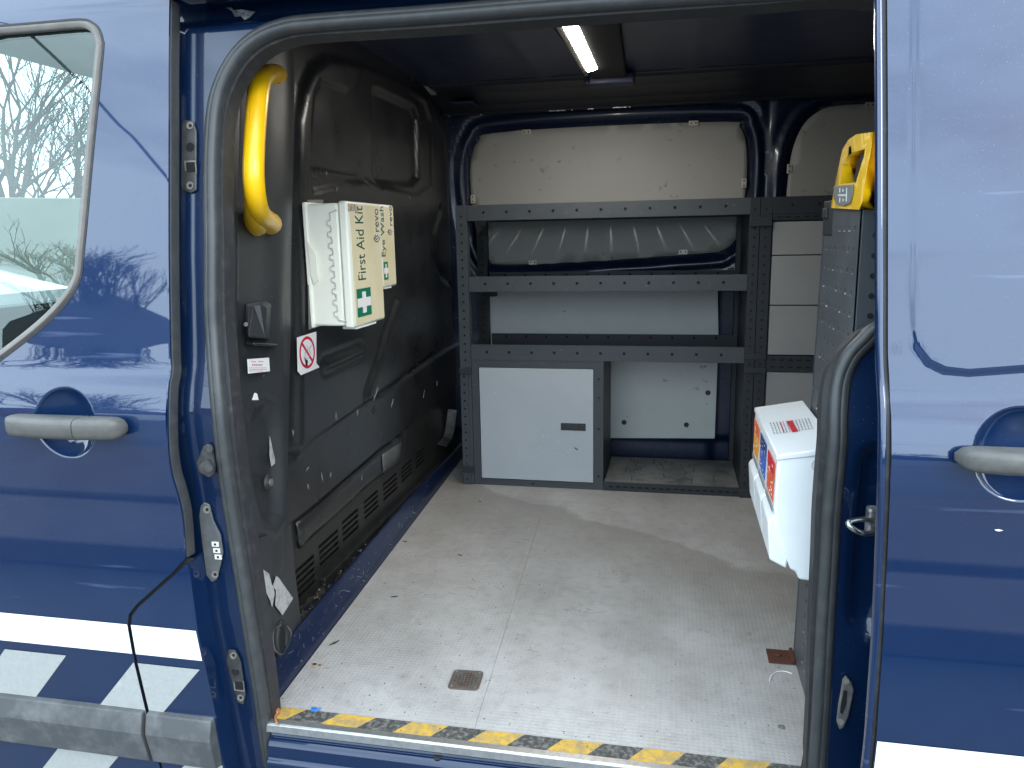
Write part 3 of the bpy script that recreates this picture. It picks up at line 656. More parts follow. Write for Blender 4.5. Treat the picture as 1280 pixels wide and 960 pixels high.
# scratches and paint chips on the bulkhead
m = MB()
for (x, y, l, a) in [(470, 492, .05, 35), (420, 520, .02, 100), (447, 515, .015, 70), (530, 492, .025, 60), (546, 480, .02, 80), (385, 587, .015, 20), (402, 597, .02, 100), (413, 594, .012, 60), (452, 597, .012, 90), (490, 505, .03, 40), (515, 98, .018, 80), (408, 216, .01, 90), (421, 236, .01, 80), (512, 248, .01, 100), (385, 609, .012, 95), (366, 540, .012, 90)]:
    p = at(x, y, 'X', BX+.019)
    for k in range(3):
        aa = R(a+random.uniform(-12, 12)); dy, dz = math.cos(aa)*l*.5, math.sin(aa)*l*.5; o = p+np.array((0, random.uniform(-.004, .004), random.uniform(-.004, .004)))
        m.prism([o+np.array((0, -dy, -dz)), o+np.array((0, -dz*.03-.0006, dy*.03)), o+np.array((0, dy, dz)), o+np.array((0, dz*.03+.0006, -dy*.03))], (1, 0, 0), .0005)
m.build('bulkhead_scratch', mat('scratch_grey', (.25, .25, .24), .5), van, kind='stuff')
p = [at(x, y, 'X', -.095) for x, y in [(529, 107), (535, 109), (545, 116), (545, 119), (539, 119)]]; m = MB(); m.prism(p, (1, 0, 0), .001); m.build('paint_chip', FOIL, van)

# ---- front pillar trim with its grab handle
PP = Pl((-.035, .03, 0), (-.065, .47, 0), (0, 0, 1))
U = lambda pts: [tuple(PP.uv(x, y)) for x, y in pts]
pe = U([(371, 60), (370, 117), (368, 250), (368, 330), (369, 420), (366, 500), (363, 570), (362, 660), (370, 740), (378, 790)])
chan = U([(350, 40), (352, 120), (350, 250), (347, 400), (345, 520), (345, 700)])
groove = U([(287, 105), (283, 140), (282, 220), (284, 400), (292, 560), (300, 640)])
groove2 = U([(296, 118), (294, 220), (296, 400), (303, 560), (309, 640)])
bulge = U([(306, 560), (307, 525), (315, 505), (330, 497), (342, 505), (346, 530), (347, 580), (346, 650), (336, 668), (322, 660), (313, 620)])
scoop = U([(302, 30), (302, 96), (312, 100), (330, 85), (350, 60), (380, 40)])
def pfn(a, b):
    h = .012*bump_(path_d(chan, a, b), .05)
    h = h-.012*bump_(path_d(groove, a, b), .007)+.004*bump_(path_d(groove2, a, b), .006)
    h = h+.009*ss(sd_poly(bulge, a, b)-.004, .03)-.022*ss(sd_poly(bulge, a, b)+.020, .045)
    h = h+.003*np.sin(b*7)
    pe_a = np.interp(-b, [-p[1] for p in pe], [p[0] for p in pe]); h = h-.03*np.clip((a-pe_a+.025)/.025, 0, 1)**2
    return (PP.o[0]+PP.u[0]*a+PP.n[0]*h, PP.o[1]+PP.u[1]*a+PP.n[1]*h, b)
zt2 = 1.36
lft = U([(x+2, y) for x, y in [(322, 45), (298, 68), (281, 100), (272, 133), (268, 180), (267, 233), (268, 300), (270, 420), (276, 500), (283, 570), (293, 640), (304, 710), (318, 800), (329, 870)]])
po = [(lft[-1][0], -.02), (pe[-1][0], -.02)]+[(p[0]+.002, p[1]) for p in pe[::-1]]+[(pe[0][0], zt2), (lft[0][0], zt2)]+lft
pillar = sheet('pillar_trim', po, pfn, .0048, PILLAR, van, sharp=80)
# inner return between seal flange and trim
GH = lambda x, y, h: PP.px(x, y, h)
hp = spline([GH(343, 92, .000), GH(345, 93, .03), GH(334, 94, .052), GH(325, 104, .058), GH(321, 135, .060), GH(318, 180, .060), GH(317, 220, .060), GH(320, 250, .055), GH(325, 268, .042), GH(333, 276, .018), GH(336, 279, .0)], 5)
rr = np.interp(np.linspace(0, 1, len(hp)), [0, .1, .25, .5, .75, .9, 1], [.022, .021, .020, .0185, .019, .023, .026])
m = MB(); m.tube(hp, rr.tolist(), 14, flat=.9); 
gh = m.build('grab_handle', YELLOW, van, smooth=60)
m = MB(); m.tube(spline([GH(318, 236, .056), GH(318, 256, .044), GH(319, 272, .026), GH(320, 281, .002)], 4), [.017, .0175, .018, .0185, .019, .0195, .020, .0205, .021, .0215, .022, .0225, .0225], 14); m.build('handle_foot', YELLOW, gh, smooth=60)
# coat hook housing
q = [GH(306, 424, 0), GH(337, 426, 0), GH(340, 380, 0), GH(333, 376, 0), GH(307, 379, 0)]
vs = q+[GH(310, 421, .022), GH(332, 423, .03), GH(334, 384, .03), GH(326, 380, .028), GH(316, 382, .012)]
m = MB(); m.add(vs, [(0, 1, 2, 3, 4), (5, 6, 7, 8, 9)]+[(i, (i+1) % 5, 5+(i+1) % 5, 5+i) for i in range(5)]); hk = m.build('hook_housing', PILLAR, van, bevel=.003)
m = MB(); m.cyl(GH(308, 405, .012), PP.n*.4+np.array((0, -1, 0)), .004, .006, 10); m.build('hook_screw', STEEL, hk)
m = MB(); m.obox(GH(306, 428, 0), GH(337, 430, 0)-GH(306, 428, 0), (0, 0, -.006), PP.n*.018); m.build('hook_shelf', BLACKP, hk, bevel=.002)
# printed stickers
def card(name, pxs, h, m_, parent, t=.0006, pl=PP): mb = MB(); mb.prism([pl.px(x, y, h) for x, y in pxs], pl.n, t); return mb.build(name, m_, parent)
stk = card('warning_sticker', [(309, 449), (336, 447), (337, 464), (310, 467)], .014, PAPER, van)
m = MB()
for i, (y, xa, xb, w) in enumerate(((451.5, 314, 321, 1.2), (451.2, 323, 331, 1.2), (455.2, 315, 330, 2.0), (459.5, 311.5, 334, .7), (461.5, 311.5, 334, .7), (463.4, 311.5, 330, .7))):
    for k in range(int((xb-xa)/2.2)):
        x = xa+k*2.2; m.prism([PP.px(x, y, .0147), PP.px(x+1.6, y-.08, .0147), PP.px(x+1.6, y-.08+w, .0147), PP.px(x, y+w, .0147)], PP.n, .0002)
m.build('sticker_print', PINKINK, stk)
card('torn_paper', [(315, 500), (318, 491), (321, 492), (323, 500)], .030, PAPER, van)
card('torn_paper', [(337, 545), (338.5, 552), (343, 573), (344, 579), (339, 583), (337, 570)], .004, FOIL, van)
card('torn_foil', [(325, 707), (330, 713), (336, 717), (339, 729), (342, 735), (343, 742), (340, 759), (338, 752), (333, 741), (326, 728)], .012, FOIL, van)
card('torn_foil', [(345, 720), (348, 722), (366, 748), (353, 769), (344, 757), (345, 738), (341, 733)], .012, FOIL, van)
m = MB(); c = GH(334, 603, .004); m.cyl(c, PP.n, .016, .006, 20, r2=.013); sc_ = m.build('trim_screw', RUBBER_D, van, smooth=40); m = MB(); m.cyl(c+PP.n*.006, PP.n, .008, .004, 6); m.build('screw_head', ZINC, sc_)
# lower bracket plate and torn round grommet with its wire clip
bp = card('lower_bracket', [(322, 672), (360, 655), (364, 700), (372, 770), (381, 800), (372, 812), (345, 815), (325, 823), (318, 760)], .003, PILLAR, van, t=.006)
m = MB(); c = GH(352, 800, .010)
m.tube([c+PP.u*.026*math.cos(t_)+np.array((0, 0, .038))*math.sin(t_) for t_ in np.linspace(0, 2*math.pi, 24, endpoint=False)], .005, 8, closed=True); gm_ = m.build('grommet', RUBBER_D, van, smooth=50)
m = MB(); m.cyl(c-PP.n*.001, PP.n, .024, .001, 20); m.build('grommet_hole', BLACKF, gm_)
m = MB(); m.tube(spline([GH(352, 781, .018), GH(344, 786, .018), GH(341, 800, .018), GH(344, 813, .018), GH(353, 818, .016), GH(360, 806, .02), GH(364, 792, .02), GH(359, 783, .018)], 4), .0016, 6); m.build('wire_clip', STEEL, gm_, smooth=50)

# ---- roof
def rfn(x, y):
    z = 1.405-.012*((y-.75)/.9)**2
    z = z+.012*np.sin(np.clip((x+.2)*6.3, -9, 99))*0
    for xc in (-.02, .62*0+.30, .78, 1.45): z = z-.006*bump_(x-xc, .02)
    z = z-.05*ss(.13-y+.0, .05)*0
    return x, y, z
sheet('roof_panel', [(-.16, .04), (2.35, .04), (2.35, 1.62), (-.16, 1.62)], rfn, .02, NAVY_DARK, van)
m = MB(); sec = [(.03, 1.45), (.03, 1.30), (.10, 1.335), (.16, 1.345), (.20, 1.40), (.20, 1.45)]; m.prism([(-.16, y, z) for y, z in sec], (1, 0, 0), 2.5); m.build('near_roof_rail', NAVY_DARK, van, bevel=.01)
# far roof rail: lip, sloping face, ridge
sec = [(1.50, 1.43), (1.50, 1.390), (1.515, 1.381), (1.54, 1.385), (1.60, 1.375), (1.70, 1.350), (1.745, 1.333), (1.752, 1.326), (1.765, 1.326), (1.772, 1.338), (1.79, 1.330), (1.80, 1.305), (1.80, 1.29), (1.90, 1.29), (1.90, 1.43)]
m = MB(); m.prism([(-.16, y, z) for y, z in sec], (1, 0, 0), 2.5); m.build('far_roof_rail', mat('rail_paint', (.020, .022, .034), .5, 0, .3, .2, noise=(10, (.034, .033, .036), .4, .75)), van, bevel=.003)
m = MB(); m.box((-.05, 1.60, 1.345), (.03, 1.77, 1.352)); m.build('rail_gusset', NAVY_DARK, van, bevel=.002)
CHIP = mat('bare_metal_chip', (.62, .62, .6), .4, .5, noise=(120, (.2, .2, .25), .45, .6))
m = MB()
for (xa, xb) in ((686, 707), (714, 716), (735, 742), (766, 783), (786, 788), (600, 603), (560, 563)):
    a = at(xa, 136, 'Y', 1.751); b = at(xb, 136, 'Y', 1.751); m.obox((a[0], 1.7505, 1.3245), (b[0]-a[0], 0, 0), (0, .0015, 0), (0, 0, .004+.003*random.random()))
m.build('rail_chip', CHIP, van, kind='stuff')
# roof lamp: moulded housing, lit diffuser, end cap
lm = MB(); lm.prism([(.43, .70, 1.397), (.60, .70, 1.397), (.575, 1.46, 1.397), (.47, 1.46, 1.397)], (0, 0, -1), .0262)
lamp = lm.build('roof_lamp', mat('lamp_housing', (.012, .012, .014), .7), van, bevel=.005)
A_ = [at(x, y, 'Z', 1.375) for x, y in [(701, 27), (720, 23), (747, 84), (734, 88)]]
m = MB(); m.prism(A_, (0, 0, -1), .006); m.build('diffuser', LED, lamp, bevel=.003)
A_ = [at(x, y, 'Z', 1.374) for x, y in [(697, 21), (717, 19), (719, 24), (701, 28)]]; m = MB(); m.prism(A_, (0, 0, -1), .006); m.build('end_cap', LEDC, lamp)
A_ = [at(x, y, 'Z', 1.3785) for x, y in [(691, 23), (700, 27), (736, 91), (731, 92)]]; m = MB(); m.prism(A_, (0, 0, -1), .008); m.build('reflector', ZINC, lamp, bevel=.001)
m = MB(); m.box((.455, 1.45, 1.355), (.60, 1.52, 1.385)).box((.44, 1.47, 1.36), (.47, 1.50, 1.38)); m.build('lamp_bracket', NAVY_DARK, lamp, bevel=.005)
m = MB(); m.tube(spline([at(750, 20, 'Z', 1.39), at(760, 38, 'Z', 1.385), at(768, 60, 'Z', 1.385), at(766, 85, 'Z', 1.38)], 5), .003, 6); m.build('lamp_cable', RUBBER_D, lamp, smooth=50)

# ---- far side of the van: body skin, window frames, blanked windows, lining boards
WY = 1.80
wl = [(-.036, 1.10), (-.022, 1.195), (.005, 1.238), (.055, 1.262), (.45, 1.270), (.91, 1.264), (.955, 1.245), (.980, 1.18), (.985, 1.05), (.968, .90), (.945, .84), (.90, .812), (.86, .806), (.45, .782), (.09, .772), (.035, .79), (.005, .84), (-.02, .93)]
sm = lambda P: [tuple(p) for p in spline([(x, z) for x, z in P], 4, closed=True)]
wl = sm(wl)
wr = [(1.125, .80), (1.124, 1.02), (1.135, 1.15), (1.165, 1.235), (1.21, 1.28), (1.27, 1.299), (1.42, 1.300), (2.05, 1.30), (2.05, .80)]
wr = [wr[0]]+[tuple(p) for p in spline(wr[1:7], 4)]+wr[7:]
def wfn(x, z):
    y = WY+0*x; 
    for w in (wl, wr):
        d = sd_poly(w, x, z); y = y+.022*ss(d-.018, .02)-.006*bump_(d-.040, .008)
        y = y+.010*bump_(d-.060, .010)
    y = y+.010*bump_(x-1.05, .012)*(z > .75)-.02*ss(.10-z, .03)
    y = y+.02*ss(np.abs(x-.94)-.05, .03)*(z < .68)
    return x, y, z
sheet('far_side_panel', [(-.16, -.02), (2.35, -.02), (2.35, 1.34), (-.16, 1.34)], wfn, .0125, PAINT_IN, van, sharp=80)
wp1 = sheet('window_blank', wl, lambda x, z: (x, WY-.012+0*x+.002*np.sin(x*5+z*3), z), .03, LINING, van, thick=.004)
wp2 = sheet('window_blank', wr, lambda x, z: (x, WY-.012+0*x, z), .03, LINING, van, thick=.004)
CLIP = mat('clip_metal', (.55, .50, .42), .45, .4)
def clip(x, y, parent, vert=False):
    p = at(x, y, 'Y', WY-.018); w, h = (.009, .016) if vert else (.017, .009)
    mb = MB(); mb.box((p[0]-w, p[1]-.002, p[2]-h), (p[0]+w, p[1]+.002, p[2]+h)); c = mb.build('clip', CLIP, parent, bevel=.0015)
    mb = MB(); dx, dz = (0, .008) if vert else (.008, 0)
    for s in (-1, 1): mb.cyl((p[0]+s*dx, p[1]-.002, p[2]+s*dz), (0, -1, 0), .0028, .001, 8)
    mb.build('clip_screw', INKB, c)
for x, y, v in ((658, 165, 0), (867, 154, 0), (930, 229, 1), (854, 315, 0), (666, 328, 0), (591, 249, 1)): clip(x, y, wp1, v)
for x, y, v in ((1088, 131, 0), (987, 211, 1)): clip(x, y, wp2, v)
def lining(pts, Y, m_, parent=van): mb = MB(); mb.prism([(x, Y, z) for x, z in pts], (0, 1, 0), .004); return mb.build('lining_board', m_, parent, bevel=.001)
lb_ = lining([(.02, .095), (.45, .092), (.903, .106), (.905, .50), (.897, .672), (.022, .672)], 1.776, LINING2)
for x, y in ((780, 528), (858, 531), (885, 491)): c = at(x, y, 'Y', 1.776); mb = MB(); mb.cyl(c, (0, -1, 0), .010, .003, 16, r2=.008); mb.build('trim_clip', INKB, lb_, smooth=40)
m = MB(); m.box((.035, 1.70, .655), (.075, 1.73, .685)).box((.043, 1.698, .664), (.067, 1.702, .672)); m.build('cable_clip', RUBBER_D, van, bevel=.002)
# far end and near side of the load space, out of the picture's reach
m = MB(); m.box((2.35, -.0, -.02), (2.37, 1.9, 1.42)); m.build('rear_wall', NAVY_DARK, van)
m = MB(); m.box((1.22, .03, -.02), (2.36, .05, 1.40)); m.build('near_side_lining', NAVY_DARK, van)
m = MB(); m.box((-.2, -.02, 1.43), (2.4, 1.95, 1.45)); m.build('roof_skin', PAINT, van)
m = MB(); m.box((-.2, 1.92, -.4), (2.6, 1.95, 1.44)); m.build('outer_far_side', PAINT, van)

# ============================================================ racking
def holes_mesh(pts, n, r=.0045): mb = MB(); mb.disc_grid(pts, n, r, .0008, 8); return mb
def upright(parent, x0, x1, y, z0, z1, d=.03, m_=RACK, yb=None):
    mb = MB(); t_ = .002
    mb.box((x0, y, z0), (x1, y+t_, z1)); mb.box((x0, y+t_, z0), (x0+t_, y+d, z1)); mb.box((x1-t_, y+t_, z0), (x1, y+d, z1)); u_ = mb.build('upright', m_, parent)
    xm = (x0+x1)/2; zz = np.arange(z0+.02, z1-.01, .029)
    holes_mesh([(xm, y, z) for z in zz], (0, -1, 0), .0038).build('slot_holes', HOLE, u_, kind='stuff'); return u_
rackA = thing('shelf_rack', 'grey steel racking with three shelves above a pale cupboard door and an open bay', 'shelving', (.5, 1.42, 0), 'racks screwed along the far side of the van')
rackA.location = (0, 0, 0)
upright(rackA, .006, .045, 1.415, 0, .985); upright(rackA, .968, .998, 1.415, 0, .985, m_=RACK_D)
upright(rackA, -.006, .034, 1.745, 0, .985, m_=RACK_D); upright(rackA, .955, .995, 1.745, 0, .985, m_=RACK_D)
# doubled lower foot section of the left upright with its clips
m = MB(); m.box((.006, 1.411, 0), (.034, 1.4145, .43)); f_ = m.build('foot_section', RACK, rackA); holes_mesh([(.020, 1.411, z) for z in np.arange(.02, .42, .029)], (0, -1, 0), .0038).build('slot_holes', HOLE, f_, kind='stuff')
for za in (.405, .045): m = MB(); m.box((.002, 1.405, za), (.048, 1.411, za+.025)); m.build('clamp', RACK_D, rackA, bevel=.002)
m = MB(); m.box((.970, 1.43, .0), (.974, 1.745, .985)); sp = m.build('side_panel', RACK_D, rackA)
def tray(parent, x0, x1, z0, z1, slots=False, m_=RACK, yf=1.42, yb=1.74):
    def bottom(x, y): return x, y, z0+.004+0*x   # slotted tray floor
    hs = []
    if slots:
        for x in np.arange(x0+.06, x1-.05, .079): hs.append(rrect(x-.003, yb-.075, x+.003, yb-.015, .0028, 2))
    sh = sheet('shelf', [(x0, yf), (x1, yf), (x1, yb), (x0, yb)], bottom, .05, m_, parent, holes=hs, thick=.0015, flat=True)
    mb = MB(); mb.box((x0, yf-.004, z0), (x1, yf-.0025, z1)).box((x0, yf-.0025, z1-.0015), (x1, yf+.010, z1)).box((x0, yf-.0025, z0), (x1, yf+.002, z0+.0015)); mb.build('front_lip', m_, sh)
    mb = MB(); mb.box((x0, yb, z0), (x1, yb+.002, z1)); mb.build('back_lip', RACK_D, sh)
    xs_ = np.arange(x0+.058, x1-.03, .079)
    holes_mesh([(x, yf-.004, (z0+z1)/2+.001) for x in xs_]+[(x, yb, z1-.012) for x in xs_], (0, -1, 0), .0052).build('bolt_holes', HOLE, sh, kind='stuff'); return sh
tray(rackA, .046, .984, .9335, .985, True); tray(rackA, .046, .967, .694, .7455, m_=RACK); tray(rackA, .046, .967, .4575, .5095)
# cupboard
m = MB(); m.box((.046, 1.418, .4305), (.509, 1.42, .457)).box((.046, 1.418, 0), (.509, 1.42, .0235)).box((.046, 1.418, .0235), (.0715, 1.42, .4305)).box((.477, 1.418, .0235), (.509, 1.42, .4305))
m.box((.507, 1.42, 0), (.509, 1.745, .457)).box((.046, 1.42, 0), (.048, 1.745, .457)).box((.048, 1.74, .0), (.507, 1.744, .457)).box((.048, 1.42, .0), (.507, 1.74, .003))
cb = m.build('cupboard', RACK, rackA)
holes_mesh([(.493, 1.418, .395), (.493, 1.418, .05), (.26, 1.418, .012), (.493, 1.418, .33), (.493, 1.418, .22)], (0, -1, 0), .004).build('bolt_holes', HOLE, cb, kind='stuff')
m = MB(); m.box((.0735, 1.4155, .026), (.475, 1.4275, .4285)); cd = m.build('cupboard_door', DOORP, rackA, bevel=.0015)
m = MB(); m.box((.362, 1.4135, .2125), (.449, 1.417, .2385)); la = m.build('door_latch', RUBBER_D, cd, bevel=.0015)
m = MB(); m.box((.366, 1.4125, .2165), (.425, 1.4140, .2345)).box((.430, 1.4125, .219), (.445, 1.4140, .232)); m.build('latch_paddle', BLACKP, cd, bevel=.001)
m = MB()
for k in range(34):
    x = random.gauss(.36, .05) if k < 24 else random.uniform(.12, .46); z = random.gauss(.15, .035) if k < 24 else random.uniform(.07, .3); l = random.uniform(.003, .012); a = random.uniform(-.6, 2.2)
    if not (.085 < x < .46): continue
    m.obox((x, 1.4152, z), (l*math.cos(a), 0, l*math.sin(a)), (0, .0003, 0), (-.0008*math.sin(a), 0, .0008*math.cos(a)))
m.build('door_scratch', mat('chalky_scratch', (.66, .67, .67), .6), cd, kind='stuff')
m = MB(); m.obox((.408, 1.4151, .150), (.012, 0, -.008), (0, .0004, 0), (.002, 0, .003)); m.build('door_gouge', INKB, cd)
# open bay base plate
WORN = mat('worn_base_plate', (.11, .11, .105), .55, .2, noise=(11, (.22, .22, .21), .35, .62), dirt=(18, (.05, .05, .05), 0.58, 0.66, 5))
m = MB(); m.box((.512, 1.42, .004), (.968, 1.742, .030)); bp_ = m.build('base_shelf', WORN, rackA, bevel=.002)
m = MB(); m.box((.510, 1.4155, .0), (.968, 1.418, .032)); bf = m.build('base_lip', RACK_D, rackA)
m = MB(); [m.box((x, 1.4149, .013), (x+.014, 1.4156, .018)) for x in np.arange(.53, .95, .0245)]; m.build('slot_holes', HOLE, bf, kind='stuff')
m = MB()
for k in range(30):
    x = random.choice([.60, .61, .70, .72, .80, .88])+random.gauss(0, .014); y = random.uniform(1.44, 1.68); l = random.uniform(.02, .08); m.obox((x, y, .0302), (random.uniform(.001, .005), 0, 0), (random.uniform(-.01, .01), l, 0), (0, 0, .0003))
m.build('base_scrape', mat('black_scrape', (.03, .03, .03), .5), bp_, kind='stuff')

rackB = thing('shelf_rack', 'dark steel racking with stacked grey drawer fronts, behind the perforated end panel', 'shelving', (0, 0, 0), 'racks screwed along the far side of the van')
upright(rackB, 1.0, 1.034, 1.415, 0, .985, m_=RACK_D); upright(rackB, 1.66, 1.70, 1.415, 0, .985, m_=RACK_D)
upright(rackB, 1.0, 1.034, 1.745, 0, .985, m_=RACK_D); upright(rackB, 1.66, 1.70, 1.745, 0, .985, m_=RACK_D)
tray(rackB, 1.036, 1.66, .933, .985, m_=RACK_D); 
for b6 in ((1.416, .913, 1.42, .932), (1.416, .4320, 1.42, .4835), (1.45, .0, 1.74, .03)): m = MB(); m.box((1.036, b6[0], b6[1]), (1.66, b6[2], b6[3])); r_b = m.build('cross_rail', RACK_D, rackB)
m = MB(); [m.box((x, 1.4148, z), (x+.014, 1.4162, z+.004)) for z in (.921, .445, .468) for x in np.arange(1.05, 1.64, .027)]; m.build('slot_holes', HOLE, r_b, kind='stuff')
for za, zb3 in ((.895, .925), (.470, .492), (.425, .445), (0, .03)): m = MB(); m.box((.967, 1.408, za), (1.036, 1.414, zb3)); m.build('clamp', RACK_D, rackB, bevel=.002)
DRW = mat('grey_drawer_front', (.24, .235, .228), .5, noise=(6, (.28, .275, .265), .3, .75), dirt=(60, (.5, .49, .47), 0.69, 0.74, 8))
for z0, z1 in ((.806, .908), (.648, .8025), (.4870, .6445), (.24, .4290), (.04, .236)):
    m = MB(); m.box((1.040, 1.418, z0), (1.655, 1.44, z1)); m.build('drawer_front', DRW, rackB, bevel=.001)
m = MB(); m.box((1.037, 1.445, .03), (1.655, 1.73, .93)); m.build('drawer_carcass', RACK_D, rackB)

# ---- near side rack whose perforated end panel faces the door
rackC = thing('perforated_rack_end', 'tall perforated grey rack end panel just inside the right edge of the doorway', 'shelving', (0, 0, 0))
m = MB(); EX = 1.0
y0, y1, zt3 = .045, .40, .922
PEG = mat('end_panel_coat', (.072, .079, .086), .45, .1, noise=(20, (.10, .105, .11), .4, .8), dirt=(120, (.42, .42, .40), 0.69, 0.74, 9), bump=(500, .2, .0004))
hs = []
panel = sheet('end_panel', [(y0, .0), (y1, .0), (y1-.075, zt3), (y0, zt3)], lambda y, z: (EX+0*y, y, z), .05, PEG, rackC, thick=-.002, flat=True, holes=[rrect(y-.0040, z-.0032, y+.0040, z+.0032, .0015, 2) for z in np.arange(.05, .90, .032) for y in np.arange(.085, .32, .036)])
m = MB(); m.box((EX+.004, y0+.01, .01), (EX+.006, y1-.08, zt3-.01)); m.build('panel_backing', BLACKF, rackC)
m = MB()
for z in np.arange(.05, .90, .032):
    for y in np.arange(.085, .32, .036): m.obox((EX-.0034, y-.004, z-.0056), (.0014, 0, 0), (0, .008, 0), (0, 0, .0020))
m.build('pressed_lips', mat('worn_lip_metal', (.12, .125, .13), .45, .2, noise=(25, (.55, .55, .55), .50, .62)), panel, kind='stuff')
m = MB(); m.box((EX-.002, y0-.004, 0), (EX+.036, y0-.002, zt3)).box((EX-.002, y0-.002, 0), (EX, y0+.012, zt3)); u_ = m.build('upright', RACK, rackC, bevel=.0008)
holes_mesh([(EX+.017, y0-.004, z) for z in np.arange(.03, .91, .029)], (0, -1, 0), .0045).build('slot_holes', HOLE, u_, kind='stuff')
m = MB(); m.tube([(EX, y1-.002-.075*z/zt3, z) for z in np.linspace(0, zt3, 14)], .004, 6); m.build('edge_roll', RACK, rackC, smooth=50)
m = MB(); m.box((EX-.004, .25, .87), (EX+.004, .335, .93)).box((EX-.008, .29, .90), (EX-.003, .325, .918)); m.build('top_clamp', RACK_D, rackC, bevel=.002)
for z in (.03, .35, .65, .90): m = MB(); m.box((EX+.02, .06, z), (2.0, .38, z+.003)).box((EX+.02, .383, z), (2.0, .385, z+.04)); m.build('shelf', RACK_D, rackC)
m = MB(); m.box((1.98, y0, 0), (2.0, .39, zt3)); m.build('rear_upright', RACK_D, rackC)

# ---- yellow grab handle clipped on top of the end panel
hx_ = .992
H = lambda pts: [(float(p[1]), float(p[2])) for p in (at(x, y, 'X', hx_) for x, y in pts)]
outer = H([(1038.5, 260), (1042, 238), (1049, 205), (1053, 187), (1060, 175), (1070, 168), (1084, 166), (1091.5, 165), (1089, 185), (1080, 235), (1078, 252), (1074, 262)])
inner_ = H([(1050, 230), (1054, 206), (1058, 196), (1067, 190), (1081, 186), (1080, 195), (1074, 214), (1070, 228)])
hy = thing('grab_handle_cap', 'yellow plastic handle with a grey badge, clipped over the top of the perforated grey panel', 'handle', (0, 0, 0))
body = sheet('handle_body', outer, lambda y, z: (hx_+0*y, y, z), .02, YELLOW, hy, holes=[inner_], thick=.020)
bv = body.modifiers.new('bevel', 'BEVEL'); bv.width = .004; bv.segments = 3; bv.limit_method = 'ANGLE'; bv.angle_limit = R(50)
m = MB(); q = H([(1086, 168), (1096, 168), (1096, 240), (1081, 240)])
m.prism([(hx_+.015, y, z) for y, z in q], (1, 0, 0), .03); m.build('handle_skirt', YELLOW, hy, bevel=.003)
BADGE = mat('grey_badge', (.20, .20, .19), .5)
bx = hx_-.0005; HB = lambda x, y: at(x, y, 'X', bx)
bd = MB(); bd.prism([HB(x, y) for x, y in [(1043.5, 233), (1055, 231.5), (1068, 230.5), (1066, 246), (1064, 254), (1056, 257.5), (1047, 256), (1043.5, 248)]], (-1, 0, 0), .002); bdg = bd.build('badge', BADGE, hy, bevel=.0006)
m = MB()
def bar(xa, ya, xb, yb_, w):
    a = at(xa, ya, 'X', bx-.002); b = at(xb, yb_, 'X', bx-.002); d = b-a; d /= np.linalg.norm(d); s = np.cross(d, (1, 0, 0))*w*.5
    m.prism([a-s, b-s, b+s, a+s], (-1, 0, 0), .0008)
for a in ((1058.5, 235, 1058, 252, .0035), (1048, 244, 1058, 244, .003), (1050, 235, 1050, 241, .0025), (1050, 247, 1050, 253, .0025), (1054, 236, 1054, 240, .002), (1054, 248, 1054, 252, .002)): bar(*a)
m.build('badge_mark', mat('badge_white', (.7, .7, .66), .5), bdg)

# ============================================================ things hanging in the van
def kit(name, label, X1, top, bot, Ya, Yb, X0=-.098):
    t_ = thing(name, label, 'first aid box' if 'first' in name else 'eye wash box', (0, 0, 0))
    xs_ = X0+(X1-X0)*.80
    m = MB(); m.box((X0, Ya+.004, bot+.004), (xs_-.001, Yb-.003, top-.004)); m.build('case_base', KIT, t_, smooth=40, bevel=.006)
    m = MB(); m.box((xs_, Ya, bot), (X1, Yb, top)); m.build('case_lid', KIT, t_, smooth=40, bevel=.005)
    m = MB(); m.box((X0-.001, Ya, bot), (X0+.010, Yb, top)); m.build('mounting_rim', KIT, t_, smooth=40, bevel=.003)
    return t_
KX = .0105
K = Pl((KX, 0, 0), (0, 1, 0), (0, 0, 1)); ku = lambda x, y: K.uv(x, y)
k1a, k1b = .500, float(np.mean([ku(474, 252)[0], ku(481, 396)[0]])); ktop, kbot = .965, .677
k1 = kit('first_aid_kit', 'larger cream first aid kit with a green cross, hung on the black bulkhead', KX, ktop, kbot, k1a, k1b)
k2b = float(np.mean([ku(490, 250)[0], ku(497, 352)[0]])); k2bot = float(ku(488, 358)[1])
k2 = kit('eye_wash_kit', 'smaller cream eye wash box hung directly behind the first aid kit', KX, ktop, k2bot, k1b+.003, k2b)
def plate(name, pl, u0, v0, u1, v1, h, m_, parent, t_=.0005): mb = MB(); mb.prism([pl.P(u0, v0, h), pl.P(u1, v0, h), pl.P(u1, v1, h), pl.P(u0, v1, h)], pl.n, t_); return mb.build(name, m_, parent)
lab1 = plate('label_face', K, k1a+.016, kbot+.006, k1b-.004, ktop-.006, .0001, KITL, k1)
lab2 = plate('label_face', K, k1b+.006, k2bot+.006, k2b-.005, ktop-.006, .0001, KITL, k2)
def vtext(txt, y0, za, zb_, size, m_, parent, sx=None):
    me = text_mesh(txt, size); w = max(v.co.x for v in me.vertices)-min(v.co.x for v in me.vertices); bpy.data.meshes.remove(me)
    return lettering('lettering', txt, size, (KX+.0008, y0, za), (0, 0, 1), (0, -1, 0), m_, parent, sx=(zb_-za)/w)
a = ku(454.5, 351); b = ku(444, 262); c_w = (ku(455, 300)[0]-ku(443.5, 300)[0])
vtext('First Aid Kit', ku(455, 305)[0], a[1], b[1]+.006, c_w*1.25, INK, lab1)
vtext('revo', ku(473, 285)[0]+.001, ku(470, 300)[1]+.018, ku(470, 262)[1], .046, NAVYINK, lab1)
